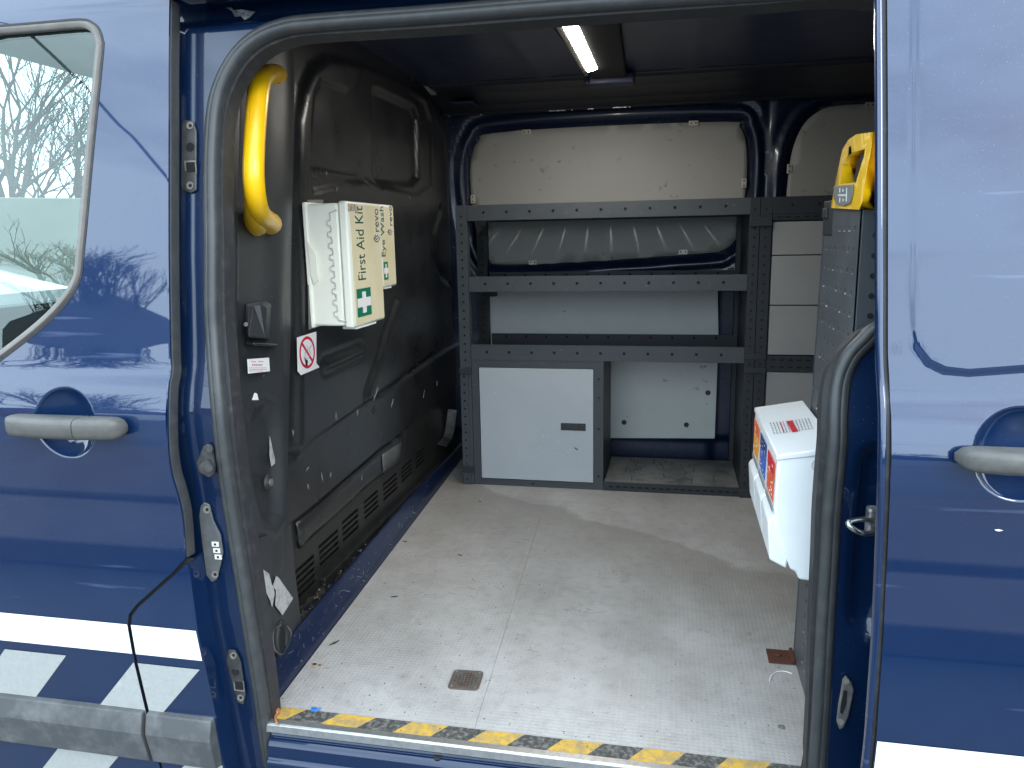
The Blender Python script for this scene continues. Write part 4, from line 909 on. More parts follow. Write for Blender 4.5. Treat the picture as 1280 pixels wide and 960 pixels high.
def arcs(y, z, s, parent):
    m = MB()
    for k in range(3):
        r = s*(.35+.3*k); P = [(KX+.0009, y+r*math.cos(t_), z-r*math.sin(t_)*.9) for t_ in np.linspace(.5, math.pi-.5, 7)]; m.tube(P, s*.055, 4)
    m.build('logo_arcs', NAVYINK, parent)
ya = .5*(ku(466, 290)[0]+ku(474, 290)[0]); arcs(ya, ku(470, 299)[1]+.014, .024, lab1)
vtext('Eye Wash', ku(480, 290)[0]+.001, ku(478, 322)[1], ku(476, 259)[1], .036, INK, lab2)
vtext('revo', ku(490, 280)[0]+.001, ku(488, 287)[1]+.008, ku(488, 258)[1], .036, NAVYINK, lab2)
arcs(.5*(ku(484, 290)[0]+ku(490, 290)[0]), ku(488, 288)[1]+.006, .020, lab2)
def cross(y0, y1, z0, z1, parent):
    plate('cross_panel', K, y0, z0, y1, z1, .0007, GREEN, parent); ym, zm = (y0+y1)/2, (z0+z1)/2; w = (y1-y0); h = z1-z0; m = MB()
    for (u0, v0, u1, v1) in ((ym-w*.13, z0+h*.12, ym+w*.13, z1-h*.12), (y0+w*.02, zm-h*.16, y1-w*.02, zm+h*.16)): m.prism([K.P(u0, v0, .0013), K.P(u1, v0, .0013), K.P(u1, v1, .0013+(.0001 if w < 0 else 0)), K.P(u0, v1, .0013)], K.n, .0003 if u0 == y0+w*.02 else .0004)
    m.build('cross_mark', PAPER, parent)
p, q = ku(447, 396), ku(462.5, 359); cross(p[0], q[0], ku(455, 395)[1], ku(455, 360)[1], lab1)
p, q = ku(479.5, 350), ku(485, 327); cross(k1b+.007, k1b+.007+.030, p[1], q[1], lab2)
plate('torn_label', K, ku(434, 262)[0]+.004, ku(440, 264)[1], ku(446, 262)[0], ku(440, 255)[1], .0007, mat('brown_residue', (.28, .20, .13), .7, noise=(150, (.55, .5, .4), .45, .6)), lab1)
# clasp line moulded down the case side facing the door
KF = lambda x, y: at(x, y, 'Y', k1a-.0)
zz = [(404, 268), (408, 266), (422, 262)]; zc = []
for i in range(9):
    x0_, y0_ = 410+i*1.1, 270+i*14.2; zc += [(x0_+3, y0_), (x0_+3.5, y0_+5), (x0_-1, y0_+6), (x0_-.5, y0_+11), (x0_+3.5, y0_+12)]
zc += [(424, 400), (434, 402)]
m = MB(); m.tube([KF(x, y)+np.array((0, -.0008, 0)) for x, y in [(421, 262), (412, 266)]+zc], .0011, 6); m.build('clasp_groove', mat('grey_groove', (.55, .56, .52), .6), k1)
m = MB(); m.prism([KF(x, y) for x, y in [(384, 300), (396, 318), (399, 350), (393, 356), (389, 345)]], (0, -1, 0), .003); m.build('side_clasp', KIT, k1, bevel=.001)
m = MB(); m.box((-.03, k1a+.03, kbot-.006), (KX-.004, k1b-.05, kbot)); m.build('case_foot', KIT, k1, bevel=.001)
m = MB(); m.box((-.03, k1b+.02, k2bot-.005), (KX-.004, k2b-.03, k2bot)); m.build('case_foot', KIT, k2, bevel=.001)
# grey backing strip the kits hang on
sb = B([(372, 250), (392, 250), (394, 405), (374, 412)]); sheet('backing_strip', sb, lambda y, z: (BX+.0225+0*y, y, z), .05, mat('grey_strip', (.16, .16, .145), .5, noise=(20, (.2, .2, .185), .4, .8)), van, thick=.003)

# no-smoking sign on the bulkhead
NS = Pl((BX+.021, 0, 0), (0, 1, 0), (0, 0, 1))
ns = MB(); ns.prism([NS.px(x, y) for x, y in [(371, 422), (395, 414.5), (395, 454), (399, 459), (376, 469), (372, 464)]], NS.n, .001)
nsign = ns.build('no_smoking_sign', PAPER, None, label='white no smoking sticker with a red crossed ring, below the first aid kit', cat='sign')
ya_, zc_ = NS.uv(383.5, 440.5); ry_ = abs(NS.uv(393.5, 440)[0]-NS.uv(373.8, 442)[0])/2; rz_ = abs(NS.uv(384, 421)[1]-NS.uv(383, 462)[1])/2
m = MB(); n = 32; vs = []; 
for k in range(n):
    t_ = 2*math.pi*k/n
    for f_ in (1, .82): vs.append(NS.P(ya_+ry_*f_*math.cos(t_), zc_+rz_*f_*math.sin(t_), .0014))
m.add(vs, [(2*k, 2*((k+1) % n), 2*((k+1) % n)+1, 2*k+1) for k in range(n)])
c, s = math.cos(R(132)), math.sin(R(132)); w = .09
m.add([NS.P(ya_+ry_*(c*.9-s*w), zc_+rz_*(s*.9+c*w), .0015), NS.P(ya_+ry_*(c*.9+s*w), zc_+rz_*(s*.9-c*w), .0015), NS.P(ya_+ry_*(-c*.9+s*w), zc_+rz_*(-s*.9-c*w), .0015), NS.P(ya_+ry_*(-c*.9-s*w), zc_+rz_*(-s*.9+c*w), .0015)], [(0, 1, 2, 3)])
m.build('red_ring', RED, nsign)
m = MB(); m.prism([NS.px(x, y, .0013) for x, y in [(380, 446), (382.5, 449), (385, 451), (384.5, 457), (382, 457), (381.5, 452)]], NS.n, .0002); m.build('cigarette_mark', INKB, nsign)
m = MB()
for P in ([(384, 449), (381, 442), (385, 436), (383, 432)], [(385, 449), (388, 441), (386, 437), (390, 431)]): m.tube(spline([NS.px(x, y, .0014) for x, y in P], 4), .0009, 4)
m.build('smoke_mark', GREYINK, nsign)

# ---- white dispenser box by the doorway
dx0, dx1, dy0, dy1 = .902, .992, .070, .415
disp = thing('wipes_dispenser', 'white plastic dispenser box with orange, blue and red stickers, hung on the perforated grey panel', 'dispenser', (0, 0, 0))
m = MB(); m.prism([(x, dy0, z) for x, z in [(dx0, .530), (dx1, .5465), (dx1, .318), (.944, .322), (.938, .336), (.930, .338), (dx0+.004, .402), (dx0-.002, .44)]], (0, 1, 0), dy1-dy0); m.build('case', WHITEP, disp, smooth=40, bevel=.005)
m = MB(); m.prism([(x, dy0-.002, z) for x, z in [(dx0-.002, .531), (dx0-.002, .522), (dx1, .537), (dx1, .548)]], (0, 1, 0), dy1-dy0+.004); m.build('lid', WHITEP, disp, smooth=40, bevel=.002)
cw = (dy1-dy0)/3
for k in range(3):
    ya = dy0+cw*k+.004; m = MB(); m.prism([(x, ya, z) for x, z in [(dx0+.002, .432), (dx0-.010, .418), (dx0-.005, .352), (dx0+.022, .338), (dx0+.03, .42)]], (0, 1, 0), cw-.008); m.build('bin_lip', WHITEP, disp, smooth=40, bevel=.003)
    m = MB(); m.box((dx0-.004, ya+.008, .4325), (dx0+.003, ya+cw-.016, .4415)); m.build('bin_slot', GREYINK, disp)
cols = [((.62, .02, .03), (.75, .10, .03)), ((.02, .03, .10), (.05, .11, .42)), ((.72, .10, .02), (.80, .30, .03))]
for k in range(3):
    ya = dy0+cw*k+.016; yb_ = dy0+cw*(k+1)-.014; d_, l_ = cols[k]; zb0, zt0 = .446, .512
    st = MB(); st.box((dx0-.0026, ya, zb0), (dx0-.0018, yb_, zt0)); sk = st.build('sticker', mat('sticker_colour_'+'abc'[k], l_, .45, noise=(60, tuple(min(1, v*1.6+.05) for v in l_), .5, .7)), disp)
    m = MB(); m.box((dx0-.0030, ya, zt0-.022), (dx0-.0026, yb_, zt0)); m.build('sticker_header', mat('sticker_header_'+'abc'[k], d_, .45), sk)
    m = MB()
    for j in range(16):
        y_, z_ = random.uniform(ya+.006, yb_-.012), random.uniform(zb0+.003, zt0-.006); m.box((dx0-.0033, y_, z_), (dx0-.0029, y_+random.uniform(.003, .012), z_+.0014))
    m.build('sticker_print', PAPER, sk)
TPn = Pl((dx0, dy0, .530), (0, 1, 0), (-.09, 0, -.0165)); 
if TPn.n[2] < 0: TPn = Pl((dx0, dy0, .530), (0, 1, 0), (.09, 0, .0165))
def topbar(pxa, pxb, w, m_):
    d_ = TPn.px(*pxb, .0035)-TPn.px(*pxa, .0035); o = TPn.px(*pxa, .0035); sdir = np.cross(TPn.n, d_/np.linalg.norm(d_)); mb_ = m_; mb_.obox(o, d_, sdir*w, TPn.n*.0003)
zz4 = lambda x, y: (930+x/4, 490+y/4)
m = MB(); nlab = 13
for k in range(nlab):
    f_ = k/(nlab-1)
    if .42 < f_ < .56: continue
    a = (128+f_*(318-128), 152-f_*22); b = (150+f_*(340-150), 212-f_*26)
    for j in range(5):
        f0, f1 = j/5+.02, (j+1)/5-.03+random.uniform(-.05, 0); topbar(zz4(a[0]+(b[0]-a[0])*f0, a[1]+(b[1]-a[1])*f0), zz4(a[0]+(b[0]-a[0])*f1, a[1]+(b[1]-a[1])*f1), .0016, m)
m.build('top_print', GREYINK, disp)
m = MB(); topbar(zz4(212, 146), zz4(240, 198), .010, m); topbar(zz4(178, 152), zz4(196, 200), .002, m); m.build('top_print_red', RED, disp)
m = MB(); c = at(930+370/4, 490+367/4, 'Y', dy0-.002); m.tube([(c[0]+.0095*math.cos(t_), dy0-.0012, c[2]+.0095*math.sin(t_)) for t_ in np.linspace(0, 2*math.pi, 24, endpoint=False)], .0006, 4, closed=True); m.build('knockout_ring', mat('shadow_grey', (.5, .5, .5), .5), disp)
m = MB(); c = at(941, 594, 'X', dx0-.004); m.tube([c+np.array((-.002*math.sin(t_), .008*math.cos(t_), .010*math.sin(t_))) for t_ in np.linspace(0, 2*math.pi, 16, endpoint=False)], .0012, 5, closed=True); m.build('wire_loop', STEEL, disp, smooth=50)

# ---- small loose and fixed things on the floor
a = at(957, 813, 'Z', 0); mb = MB(); mb.box((.944, .366, .0005), (.998, .419, .004)).box((.990, .368, .004), (.997, .417, .012)).cyl((.965, .392, .004), (0, 0, 1), .007, .004, 6)
mb.build('angle_bracket', RUST, None, bevel=.001, label='rusty steel angle bracket on the floor at the foot of the perforated panel', cat='bracket')
c = at(389, 890, 'Z', 0); mb = MB(); mb.obox(c, (.010, .003, 0), (-.003, .006, .001), (0, .001, .004)); mb.cyl(c+np.array((.009, .005, .003)), (1, .4, .3), .0016, .008, 6); mb.build('plastic_scrap', mat('bright_blue_plastic', (.01, .13, .42), .4), None, label='tiny bright blue plastic scrap lying near the yellow and black tape', cat='litter')
mb = MB(); mb.tube(spline([at(x, y, 'Z', .006) for x, y in [(346, 904), (344, 896), (347, 890), (345, 882), (348, 876)]], 4), [.002]*8+[.005]*5+[.0035]*4, 6); mb.build('orange_string', mat('dull_orange', (.45, .2, .08), .8, noise=(150, (.3, .12, .05), .4, .6)), None, smooth=50, label='scrap of dull orange foam stuck at the left end of the threshold tape', cat='litter')
def leafbit(x, y, l, a, label): 
    c = at(x, y, 'Z', .0008); mb = MB(); d = np.array((math.cos(R(a)), math.sin(R(a)), 0)); s_ = np.array((-d[1], d[0], 0)); mb.prism([c-d*l, c+s_*l*.22, c+d*l, c-s_*l*.2], (0, 0, 1), .0015)
    mb.build('leaf_scrap', mat('dark_debris', (.04, .035, .03), .8), None, label=label, cat='litter')
leafbit(493, 746, .009, 20, 'small dark leaf scrap on the floor left of the pale scratch, nearer the door')
leafbit(506, 677, .008, -10, 'small dark leaf scrap on the floor left of the pale scratch, nearer the racks')
leafbit(575, 694, .008, 160, 'small dark scrap lying on the pale scratch line in the floor')
leafbit(418, 804, .014, 60, 'thin dark splinter on the floor beside the blue ledge')
leafbit(600, 627, .006, 160, 'tiny green scrap on the floor in front of the cupboard')
mb = MB(); [mb.tube(spline([at(x+dx, y+dy, 'Z', .0012) for x, y in P], 4), .0011, 4) for P in ([(962, 852), (964, 845), (970, 840), (980, 839), (990, 842)],) for dx, dy in ((0, 0),)]; mb.build('white_thread', PAPER, None, label='white thread lying on the floor just in front of the rusty bracket', cat='litter')
mb = MB(); c = at(401, 833, 'Z', 0)
for k in range(9): a = c+np.array((random.uniform(-.022, .022), random.uniform(-.006, .006), .0004)); mb.prism([a+np.array((random.uniform(.003, .008)*math.cos(q_), random.uniform(.002, .005)*math.sin(q_), 0)) for q_ in np.linspace(0, 6.28, 7)[:-1]], (0, 0, 1), .0004)
mb.build('glue_stain', mat('orange_residue', (.46, .28, .15), .8, noise=(200, (.36, .3, .24), .4, .6)), van, kind='stuff')

#@@FITTINGS
# ---- fittings on the left jamb
def jpl(x, y, off=JO): p = skin(x, y, off); return p
def jplate(name, pxs, m_, t_=.004, off=JO-.002, bevel=.002): pts = [skin(x, y, off) for x, y in pxs]; mb = MB(); mb.prism(pts, (0, -1, .1), t_); return mb.build(name, m_, van, bevel=bevel)
def disc(name, x, y, r, m_, parent, off, h=.003, n=16, sq=False):
    c = skin(x, y, off); mb = MB()
    if sq: mb.obox(c+np.array((-r, 0, -r)), (2*r, 0, 0), (0, -h, 0), (0, 0, 2*r))
    else: mb.cyl(c, (0, -1, .1), r, h, n)
    return mb.build(name, m_, parent)
PLATEM = mat('contact_plate_black', (.03, .031, .032), .45, noise=(60, (.06, .06, .06), .4, .7))
def contact(pts, screws, hole_px, sq_px):
    pl = jplate('latch_plate', pts, PLATEM)
    for x, y in screws: s_ = disc('plate_screw', x, y, .0065, ZINC, pl, JO-.006, .002); disc('screw_socket', x, y, .0028, HOLE, pl, JO-.008, .0006, 8)
    disc('bore', hole_px[0], hole_px[1], .0075, HOLE, pl, JO-.006, .0008); disc('square_socket_rim', sq_px[0], sq_px[1], .0105, ZINC, pl, JO-.0058, .0012, sq=True); disc('square_socket', sq_px[0], sq_px[1], .008, HOLE, pl, JO-.007, .0008, sq=True)
contact([(231, 150), (243, 152), (247, 165), (247, 238), (240, 242), (230, 238), (228, 232), (229, 156)], [(238, 157), (238, 232)], (238, 184), (238.5, 209))
contact([(286, 811), (295, 812), (302, 826), (308, 868), (305, 880), (298, 877), (288, 840), (284, 825)], [(292, 819), (301, 872)], (294.5, 839), (299, 857))
cp = jplate('contact_plate', [(252, 632), (256, 627), (263, 630), (268, 650), (277, 668), (280, 690), (277, 706), (272, 724), (266, 727), (259, 718), (254, 680), (250, 645)], mat('grey_contact_plate', (.07, .072, .075), .5, noise=(60, (.1, .1, .1), .4, .7)))
for x, y in ((259, 637), (269, 718)): disc('plate_screw', x, y, .0065, ZINC, cp, JO-.006, .002); disc('screw_socket', x, y, .003, HOLE, cp, JO-.008, .0006, 8)
for i in range(3):
    c = skin(269.5+i*1.8, 680+i*8, JO-.007); mb = MB(); mb.box((c[0]-.0065, c[1]-.0015, c[2]-.0042), (c[0]+.0065, c[1], c[2]+.0042)); e_ = mb.build('contact_pad', mat('contact_metal', (.62, .60, .55), .45), cp)
    mb = MB(); mb.box((c[0]-.002, c[1]-.0021, c[2]-.0018), (c[0]+.002, c[1]-.0015, c[2]+.0018)); mb.build('contact_pin', HOLE, cp)
st = jplate('guide_bracket', [(257, 557), (262, 554), (267, 557), (271, 580), (270, 592), (264, 596), (252, 590), (249, 578)], mat('cast_dark_metal', (.06, .06, .062), .4, .5, noise=(50, (.12, .12, .12), .4, .7)), t_=.008)
mb = MB(); mb.cyl(skin(263, 561, JO-.01), (0, -1, .1), .006, .003, 14).cyl(skin(258, 580, JO-.008), (.55, -1, -.1), .010, .020, 16).cyl(skin(261, 582, JO-.022), (.55, -1, -.1), .007, .010, 14); mb.build('guide_pin', mat('cast_dark_metal', (0, 0, 0)), st, smooth=40)
# paint chips on the header and edges
def chip(pxs, off, nm='paint_chip'): pts = [skin(x, y, off) for x, y in pxs]; mb = MB(); mb.prism(pts, (0, -1, .1), .0008); mb.build(nm, CHIP, van)
for P in ([(283, 10), (289, 9), (292, 13), (302, 12), (319, 15), (312, 22), (306, 25), (301, 20), (294, 21), (290, 14)],): chip(P, JO+.052)
# ---- fittings on the right jamb
RJ = lambda x, y, o=JO: skin(x, y, o)
def rplate(name, pxs, m_, t_, off=JO-.002, parent=van, bevel=.002): mb = MB(); mb.prism([RJ(x, y, off) for x, y in pxs], (0, -1, .1), t_); return mb.build(name, m_, parent, bevel=bevel)
rp_ = rplate('striker_plate', [(1053, 847), (1057, 843), (1064, 852), (1067, 862), (1060, 895), (1054, 908), (1049, 911), (1045, 900), (1047, 880)], mat('striker_metal', (.16, .16, .165), .4, .5, noise=(50, (.28, .27, .26), .4, .7)), .004)
rplate('striker_slot', [(1055, 862), (1059, 864), (1058, 880), (1053, 893), (1050, 890), (1052, 875)], HOLE, .0008, JO-.0065, rp_, None)
for x, y in ((1057, 851), (1050.5, 902)): disc('plate_screw', x, y, .005, ZINC, rp_, JO-.006, .002)
lk = MB(); L0 = RJ(1098, 640, JO-.01)
lk.tube(spline([RJ(1094, 652, .03), RJ(1078, 649, .0), RJ(1060, 654, -.02), RJ(1076, 666, -.02), RJ(1094, 666, .02)], 4), .0038, 8); lkk = lk.build('latch_striker', STEEL, van, smooth=50)
mb = MB(); mb.obox(RJ(1086, 636, .02), (.03, 0, 0), (0, .02, 0), (0, 0, -.04)); mb.build('striker_base', mat('worn_bracket', (.35, .35, .35), .4, .7, noise=(90, (.1, .1, .1), .4, .6)), lkk, bevel=.004)

# ============================================================ the sliding door, slid back beside the opening
DO = -.082
sedge = []
for x, y in [(1109, 0), (1110, 160), (1110, 320), (1110, 440), (1112, 480), (1114, 520), (1113, 600), (1109, 700), (1104, 800), (1099, 870), (1095, 925), (1091, 960), (1085, 1010)]: sedge.append(skin(x, y, DO))
z_top = 1.24
sedge.insert(0, skin(1108, -110, DO)); so_ = [(sedge[0][0]-.001, 1.30), (2.0, 1.30), (2.0, -.30), (sedge[-1][0]+.01, -.30)]+d2(sedge)[::-1]
pw = d2([skin(x, y, DO) for x, y in [(1143, 0), (1142, 120), (1141, 250), (1140, 380), (1141, 410), (1146, 435), (1160, 454), (1180, 463), (1210, 466), (1279, 461)]])
pw = [(pw[0][0], 1.35)]+pw+[(pw[-1][0]+.25, pw[-1][1]+.01), (1.95, pw[-1][1]+.02), (1.95, 1.35)]
hr_ = skin(1280, 570, DO)
ex = [p[2] for p in sedge][::-1]; exx = [p[0] for p in sedge][::-1]
def sfn(x, z):
    d = sd_poly(pw, x, z); e = x-np.interp(z, ex, exx)
    y = prof(z)+DO-.0024*ss(d, .008)
    y = y+bowl(x, z, hr_[0], hr_[2], .056)
    y = y+.0035*bump_(e-.0045, .0035)*0
    return x, y, z
sdoor = sheet('sliding_door', so_, sfn, .008, PAINT, van, sharp=75, lines=circles(hr_[0], hr_[2], .056)+[resample(offset_poly(pw, o_), .008) for o_ in (-.012, -.009, -.006, -.003, 0, .003, .006)])
se = spline(sedge, 3)
m = MB(); m.sweep([(p[0]-.002, p[1]+.005, p[2]) for p in se], (0, -1, .05), [(-.003, .0015), (-.003, -.01), (.008, -.010), (.008, -.001), (.001, .0015)]); m.build('edge_groove', RUBBER_D, sdoor)
m = MB(); m.sweep([(p[0]-.006, p[1]+.001, p[2]) for p in se], (0, -1, .05), [(.0012, -.012), (.0012, -.001), (-.0012, .0006), (-.0045, -.0002), (-.0062, -.003), (-.0066, -.010)]); m.build('door_edge', PAINT, sdoor, smooth=50)
m = MB(); m.box((1.03, .0, -.25), (1.045, .001, -.24)); 
door_handle(sdoor, 1190, 1340, 552, 588, DO, skin(1330, 570, DO)[0]-.0, -1)
zs1 = skin(1150, 934, DO)[2]; bxl = lambda z: float(np.interp(z, ex, exx))+.0015
zst = float(np.mean([skin(1094, 927, DO)[2], skin(1279, 944, DO)[2]]))
zdecal('white_stripe', [(bxl(zst-.058), zst-.058), (2.0, zst-.058), (2.0, zst), (bxl(zst), zst)], DO, WHITEV, sdoor)
for P in ([(1243, 662), (1248, 661.5), (1254, 663), (1249, 664), (1245, 663.5)],): pts = [skin(x, y, DO-.0004) for x, y in P]; mb = MB(); mb.prism(pts, (0, -1, .1), .0005); mb.build('paint_chip', WHITEV, sdoor)

# ---- cab behind the front door's glass
m = MB(); m.box((-1.5, .10, .55), (-1.05, 1.7, .72)); m.build('dashboard', PILLAR, van, bevel=.02)
SEAT = mat('seat_cloth', (.035, .036, .04), .9, noise=(60, (.06, .06, .065), .4, .7))
m = MB(); m.box((-.50, .25, .05), (-.18, .75, .25)).box((-.34, .25, .25), (-.20, .75, .80)).box((-.30, .38, .80), (-.22, .62, .98)); m.build('passenger_seat', SEAT, van, bevel=.03)
m = MB(); m.box((-1.5, .02, -.3), (-.15, 1.8, .02)); m.build('cab_floor', RUBBER_D, van)
m = MB(); m.box((-1.2, .0, 1.43), (-.16, 1.8, 1.46)); m.build('cab_headlining', mat('headlining', (.45, .45, .42), .9), van)
m = MB(); m.box((-1.6, 1.80, -.3), (-.16, 1.82, .58)).box((-.32, 1.80, .58), (-.16, 1.82, 1.40)).box((-1.3, 1.76, 1.26), (-.16, 1.80, 1.38)); m.build('far_cab_door', PAINT, van); m = MB(); m.add([(-1.6, 1.79, .55), (-.30, 1.79, .55), (-.30, 1.77, 1.28), (-1.6, 1.77, 1.28)], [(0, 1, 2, 3)]); m.build('far_cab_glass', gm, van)
m = MB(); m.box((-.172, .06, -.02), (-.165, 1.80, 1.40)); m.build('bulkhead_cab_side', mat('cab_grey_trim', (.16, .165, .16), .7), van)
# ============================================================ across the road: what the paint and glass mirror
PAVE = mat('pale_paving', (.15, .13, .125), .85, noise=(3, (.11, .10, .10), .3, .7), bump=(90, .3, .004))
g = MB(); g.box((-30, -2.25, -.62), (30, -1.60, -.50)); struct('pavement', g, PAVE, bevel=.01)
BRICK = mat('garage_brick', (.20, .09, .06), .85, noise=(14, (.13, .065, .05), .3, .7), bump=(30, .4, .01))
SLATE = mat('dark_roof_slate', (.05, .052, .06), .7, noise=(8, (.08, .08, .09), .3, .7))
gar = thing('garage', 'low brick garage with a dark hipped roof, mirrored in the front door below the window', 'garage', (0, 0, 0))
def P2(az, dist, z): return np.array((-.15-math.sin(R(az))*dist, -.05-math.cos(R(az))*dist, z))
gc = P2(39.5, 15, 0); gu = np.array((math.cos(R(39.5)), -math.sin(R(39.5)), 0)); gv = np.array((-math.sin(R(39.5)), -math.cos(R(39.5)), 0))
m = MB(); m.obox(gc-gu*2.0+np.array((0, 0, -.62)), gu*4.0, gv*5, (0, 0, 2.55)); w_ = m.build('wall', BRICK, gar)
a, b, c, d = gc-gu*2.25-gv*.25, gc+gu*2.25-gv*.25, gc+gu*2.25+gv*5.2, gc-gu*2.25+gv*5.2; zz_ = np.array((0, 0, 1.9)); rz_2 = np.array((0, 0, 3.05))
m = MB(); m.add([a+zz_, b+zz_, c+zz_, d+zz_, gc+gv*1.8+rz_2, gc+gv*3.4+rz_2], [(0, 1, 4), (1, 2, 5, 4), (2, 3, 5), (3, 0, 4, 5), (0, 3, 2, 1)]); m.build('roof', SLATE, gar)
m = MB(); m.obox(gc-gu*1.2-gv*.03+np.array((0, 0, -.62)), gu*2.4, gv*.02, (0, 0, 2.1)); m.build('garage_door', WHITEP, gar)
BARK = mat('bare_bark', (.05, .042, .036), .9, noise=(20, (.09, .08, .07), .4, .7))
def bare_tree(label, base, h, spread, seed, group=None):
    rn = random.Random(seed); t_ = thing('bare_tree', label, 'tree', (0, 0, 0), group)
    tr = MB(); cr_ = MB()
    def grow(mb, p, d, l, r, dep):
        pts = [p]; q = p; dd = d
        for k in range(3):
            dd = dd+np.array([rn.uniform(-.14, .14) for _ in range(3)]); dd /= np.linalg.norm(dd); q = q+dd*l/3; pts.append(q)
        mb.tube(pts, [r, r*.9, r*.8, r*.66], 5 if dep < 3 else 3, cap=False)
        if dep == 6: return
        for k in range(3 if dep else 5):
            nd = dd+np.array((rn.uniform(-1, 1), rn.uniform(-1, 1), rn.uniform(-.15, .6)))*spread; nd /= np.linalg.norm(nd)
            grow(cr_, pts[-1] if k < 2 else pts[2], nd, l*rn.uniform(.62, .82), r*.6, dep+1)
    grow(tr, np.array(base, float), np.array((0, 0, 1.)), h*.27, h*.015, 0)
    tr.build('trunk', BARK, t_, smooth=60); cr_.build('crown', BARK, t_, smooth=60)
bare_tree('bare winter tree mirrored in the front door paint between window and doorway', P2(37.8, 16.5, -.62), 7.2, .55, 3)
bare_tree('bare winter tree mirrored low in the corner of the cab window', P2(43.2, 17.5, -.62), 5.9, .62, 9)
bare_tree('bare winter tree mirrored low in the sliding door panel', (5.6, -17.5, -.62), 3.9, .75, 5)
HEDGE = mat('hedge_leaves', (.035, .05, .022), .8, noise=(3, (.06, .07, .035), .4, .7))
rn_ = np.random.default_rng(4); n = 9000
th = rn_.uniform(-math.pi*.52, math.pi*.52, n); rad = 20+rn_.uniform(-.8, .8, n); topz = .85+.45*np.sin(th*9)+.35*np.sin(th*23+1)+.2*np.sin(th*51)
z_ = -.62+(topz+.62)*rn_.random(n)**.6; cx_ = np.sin(th)*rad; cy_ = -np.cos(th)*rad; sz = rn_.uniform(.12, .30, n)
A = rn_.normal(size=(n, 3)); A /= np.linalg.norm(A, axis=1)[:, None]; Bv = np.cross(A, rn_.normal(size=(n, 3))); Bv /= np.linalg.norm(Bv, axis=1)[:, None]
cc = np.stack([cx_, cy_, z_], 1); V = np.concatenate([cc+A*sz[:, None], cc+Bv*sz[:, None], cc-A*sz[:, None], cc-Bv*sz[:, None]], 0)
me = bpy.data.meshes.new('hedge'); me.from_pydata(V.tolist(), [], [(i, n+i, 2*n+i, 3*n+i) for i in range(n)]); me.materials.append(HEDGE); link('far_hedge', me, None, kind='stuff', label='distant dark hedge line mirrored in the van paint', cat='hedge')
g = MB(); g.tube([np.array((math.sin(a)*20.6, -math.cos(a)*20.6, .1)) for a in np.linspace(-1.7, 1.7, 30)], .6, 8); g.build('hedge_core', HEDGE, None, smooth=60, kind='stuff', label='dense dark core of the distant hedge line', cat='hedge')
m = MB(); m.tube(spline([(-13, -2.5, 9.0), (-9, -5.5, 7.2), (-7.3, -7.0, 5.9), (-6.2, -7.9, 4.6), (-5.7, -8.7, 3.8), (-5.2, -9.6, 3.1)], 6), .022, 5); m.build('overhead_cable', RUBBER_D, None, smooth=60, label='thin black overhead cable mirrored across the cab window and door paint', cat='cable')
m = MB(); m.tube([(-5.2, -9.6, -.62), (-5.2, -9.6, 3.3)], [.11, .08], 10); m.build('timber_pole', BARK, None, smooth=50, label='short timber pole carrying the overhead cable across the road', cat='pole')
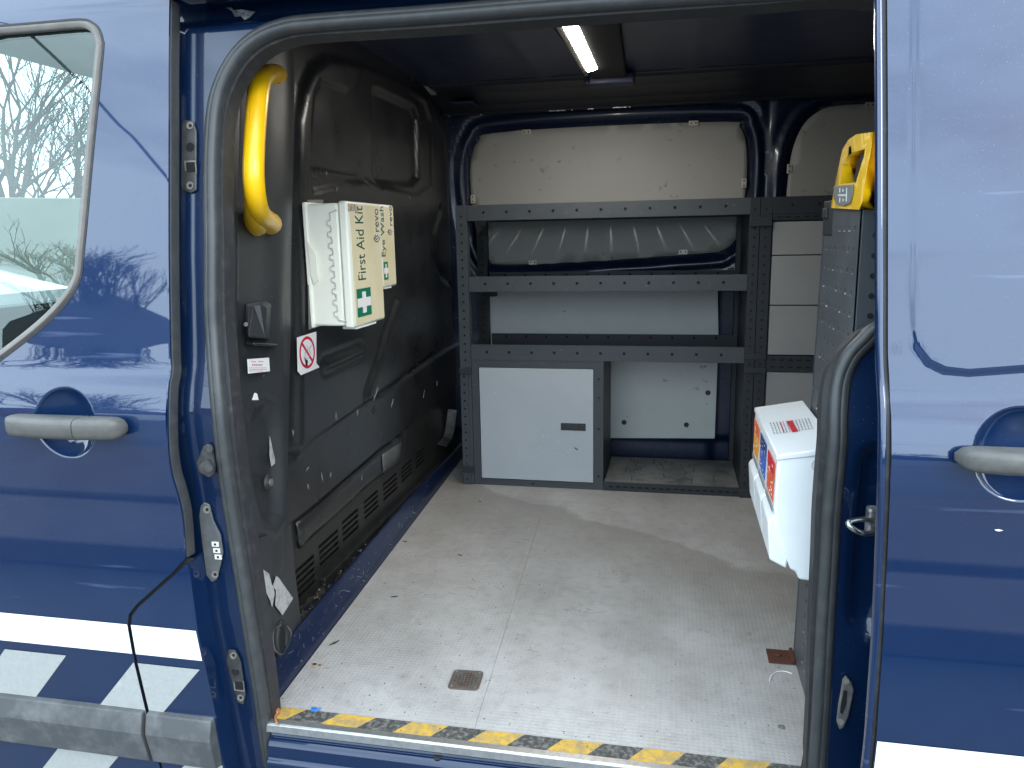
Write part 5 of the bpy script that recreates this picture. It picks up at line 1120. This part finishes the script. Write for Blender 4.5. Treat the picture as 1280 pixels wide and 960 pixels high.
# white van parked opposite, mirrored low in the cab window
wv = thing('parked_van', 'white van parked beyond, seen low through the cab windows', 'van', (0, 0, 0))
d_ = ray(30, 330); d_ = d_/math.hypot(d_[0], d_[1]); d_[2] = 0; wu = np.array((d_[1], -d_[0], 0)); wv_ = -d_; wc = np.array((CX+d_[0]*7.2, CY+d_[1]*7.2, -.62))-wu*1.6   # wu along the van, wv_ towards us
prof_ = [(-2.4, .35), (-2.4, 2.0), (-2.2, 2.28), (-.1, 2.34), (.5, 2.28), (1.15, 1.42), (2.0, 1.16), (2.25, .85), (2.25, .35)]
vs = []
for side in (-.92, .92):
    for (a, b) in prof_: vs.append(wc+wu*a+wv_*(side*(1-.10*max(0, b-1.2)))+np.array((0, 0, b)))
n = len(prof_); m = MB(); m.add(vs, [list(range(n)), [n+i for i in range(n)]]+[(i, (i+1) % n, n+(i+1) % n, n+i) for i in range(n)]); m.build('body', mat('white_van_paint', (.75, .76, .77), .3, 0, 1), wv, smooth=40, bevel=.06)
DG = mat('dark_glass', (.02, .025, .03), .05)
def wq(a, b, h=.03): return wc+wu*a+wv_*(.92*(1-.10*max(0, b-1.2))+h)+np.array((0, 0, b))
m = MB(); m.prism([wq(-.35, 1.32), wq(.95, 1.32), wq(.45, 2.0), wq(-.35, 2.02)], wv_, .02); m.build('side_window', DG, wv)
f0 = lambda a, b, s: wc+wu*a+wv_*s+np.array((0, 0, b))
m = MB(); m.prism([f0(.56, 2.22, -.75), f0(.56, 2.22, .75), f0(1.14, 1.48, .82), f0(1.14, 1.48, -.82)], wu*.8+np.array((0, 0, .6)), .02); m.build('windscreen', DG, wv)
for a in (-1.5, 1.5):
    m = MB(); c = wc+wu*a+wv_*.80+np.array((0, 0, .33)); m.cyl(c, wv_, .33, .14, 24); wh = m.build('wheel', RUBBER_D, wv, smooth=40, bevel=.02); m = MB(); m.cyl(c+wv_*.14, wv_, .2, .01, 16); m.build('hub', ALU, wh)

for (px_, dist, hgt, seed, lab) in ((10, 13, 6.0, 21, 'bare tree seen through the cab windows, nearest the left edge'), (60, 15, 5.4, 22, 'bare tree seen through the cab windows, nearer the door frame'))[:2]:
    d_ = ray(px_, 200); d_ = d_/math.hypot(d_[0], d_[1]); bare_tree(lab, (CX+d_[0]*dist, CY+d_[1]*dist, -.62), hgt, .7, seed)
g = MB(); d_ = ray(40, 200); d_ = d_/math.hypot(d_[0], d_[1]); o_w = np.array((CX+d_[0]*9, CY+d_[1]*9, -.62)); t_w = np.array((-d_[1], d_[0], 0)); g.obox(o_w-t_w*6, t_w*12, d_*.2, (0, 0, 1.95)); g.build('rendered_wall', mat('pale_render', (.13, .135, .12), .9, noise=(1.2, (.20, .20, .18), .3, .7)), None, label='pale rendered wall seen dimly through the cab windows', cat='wall')
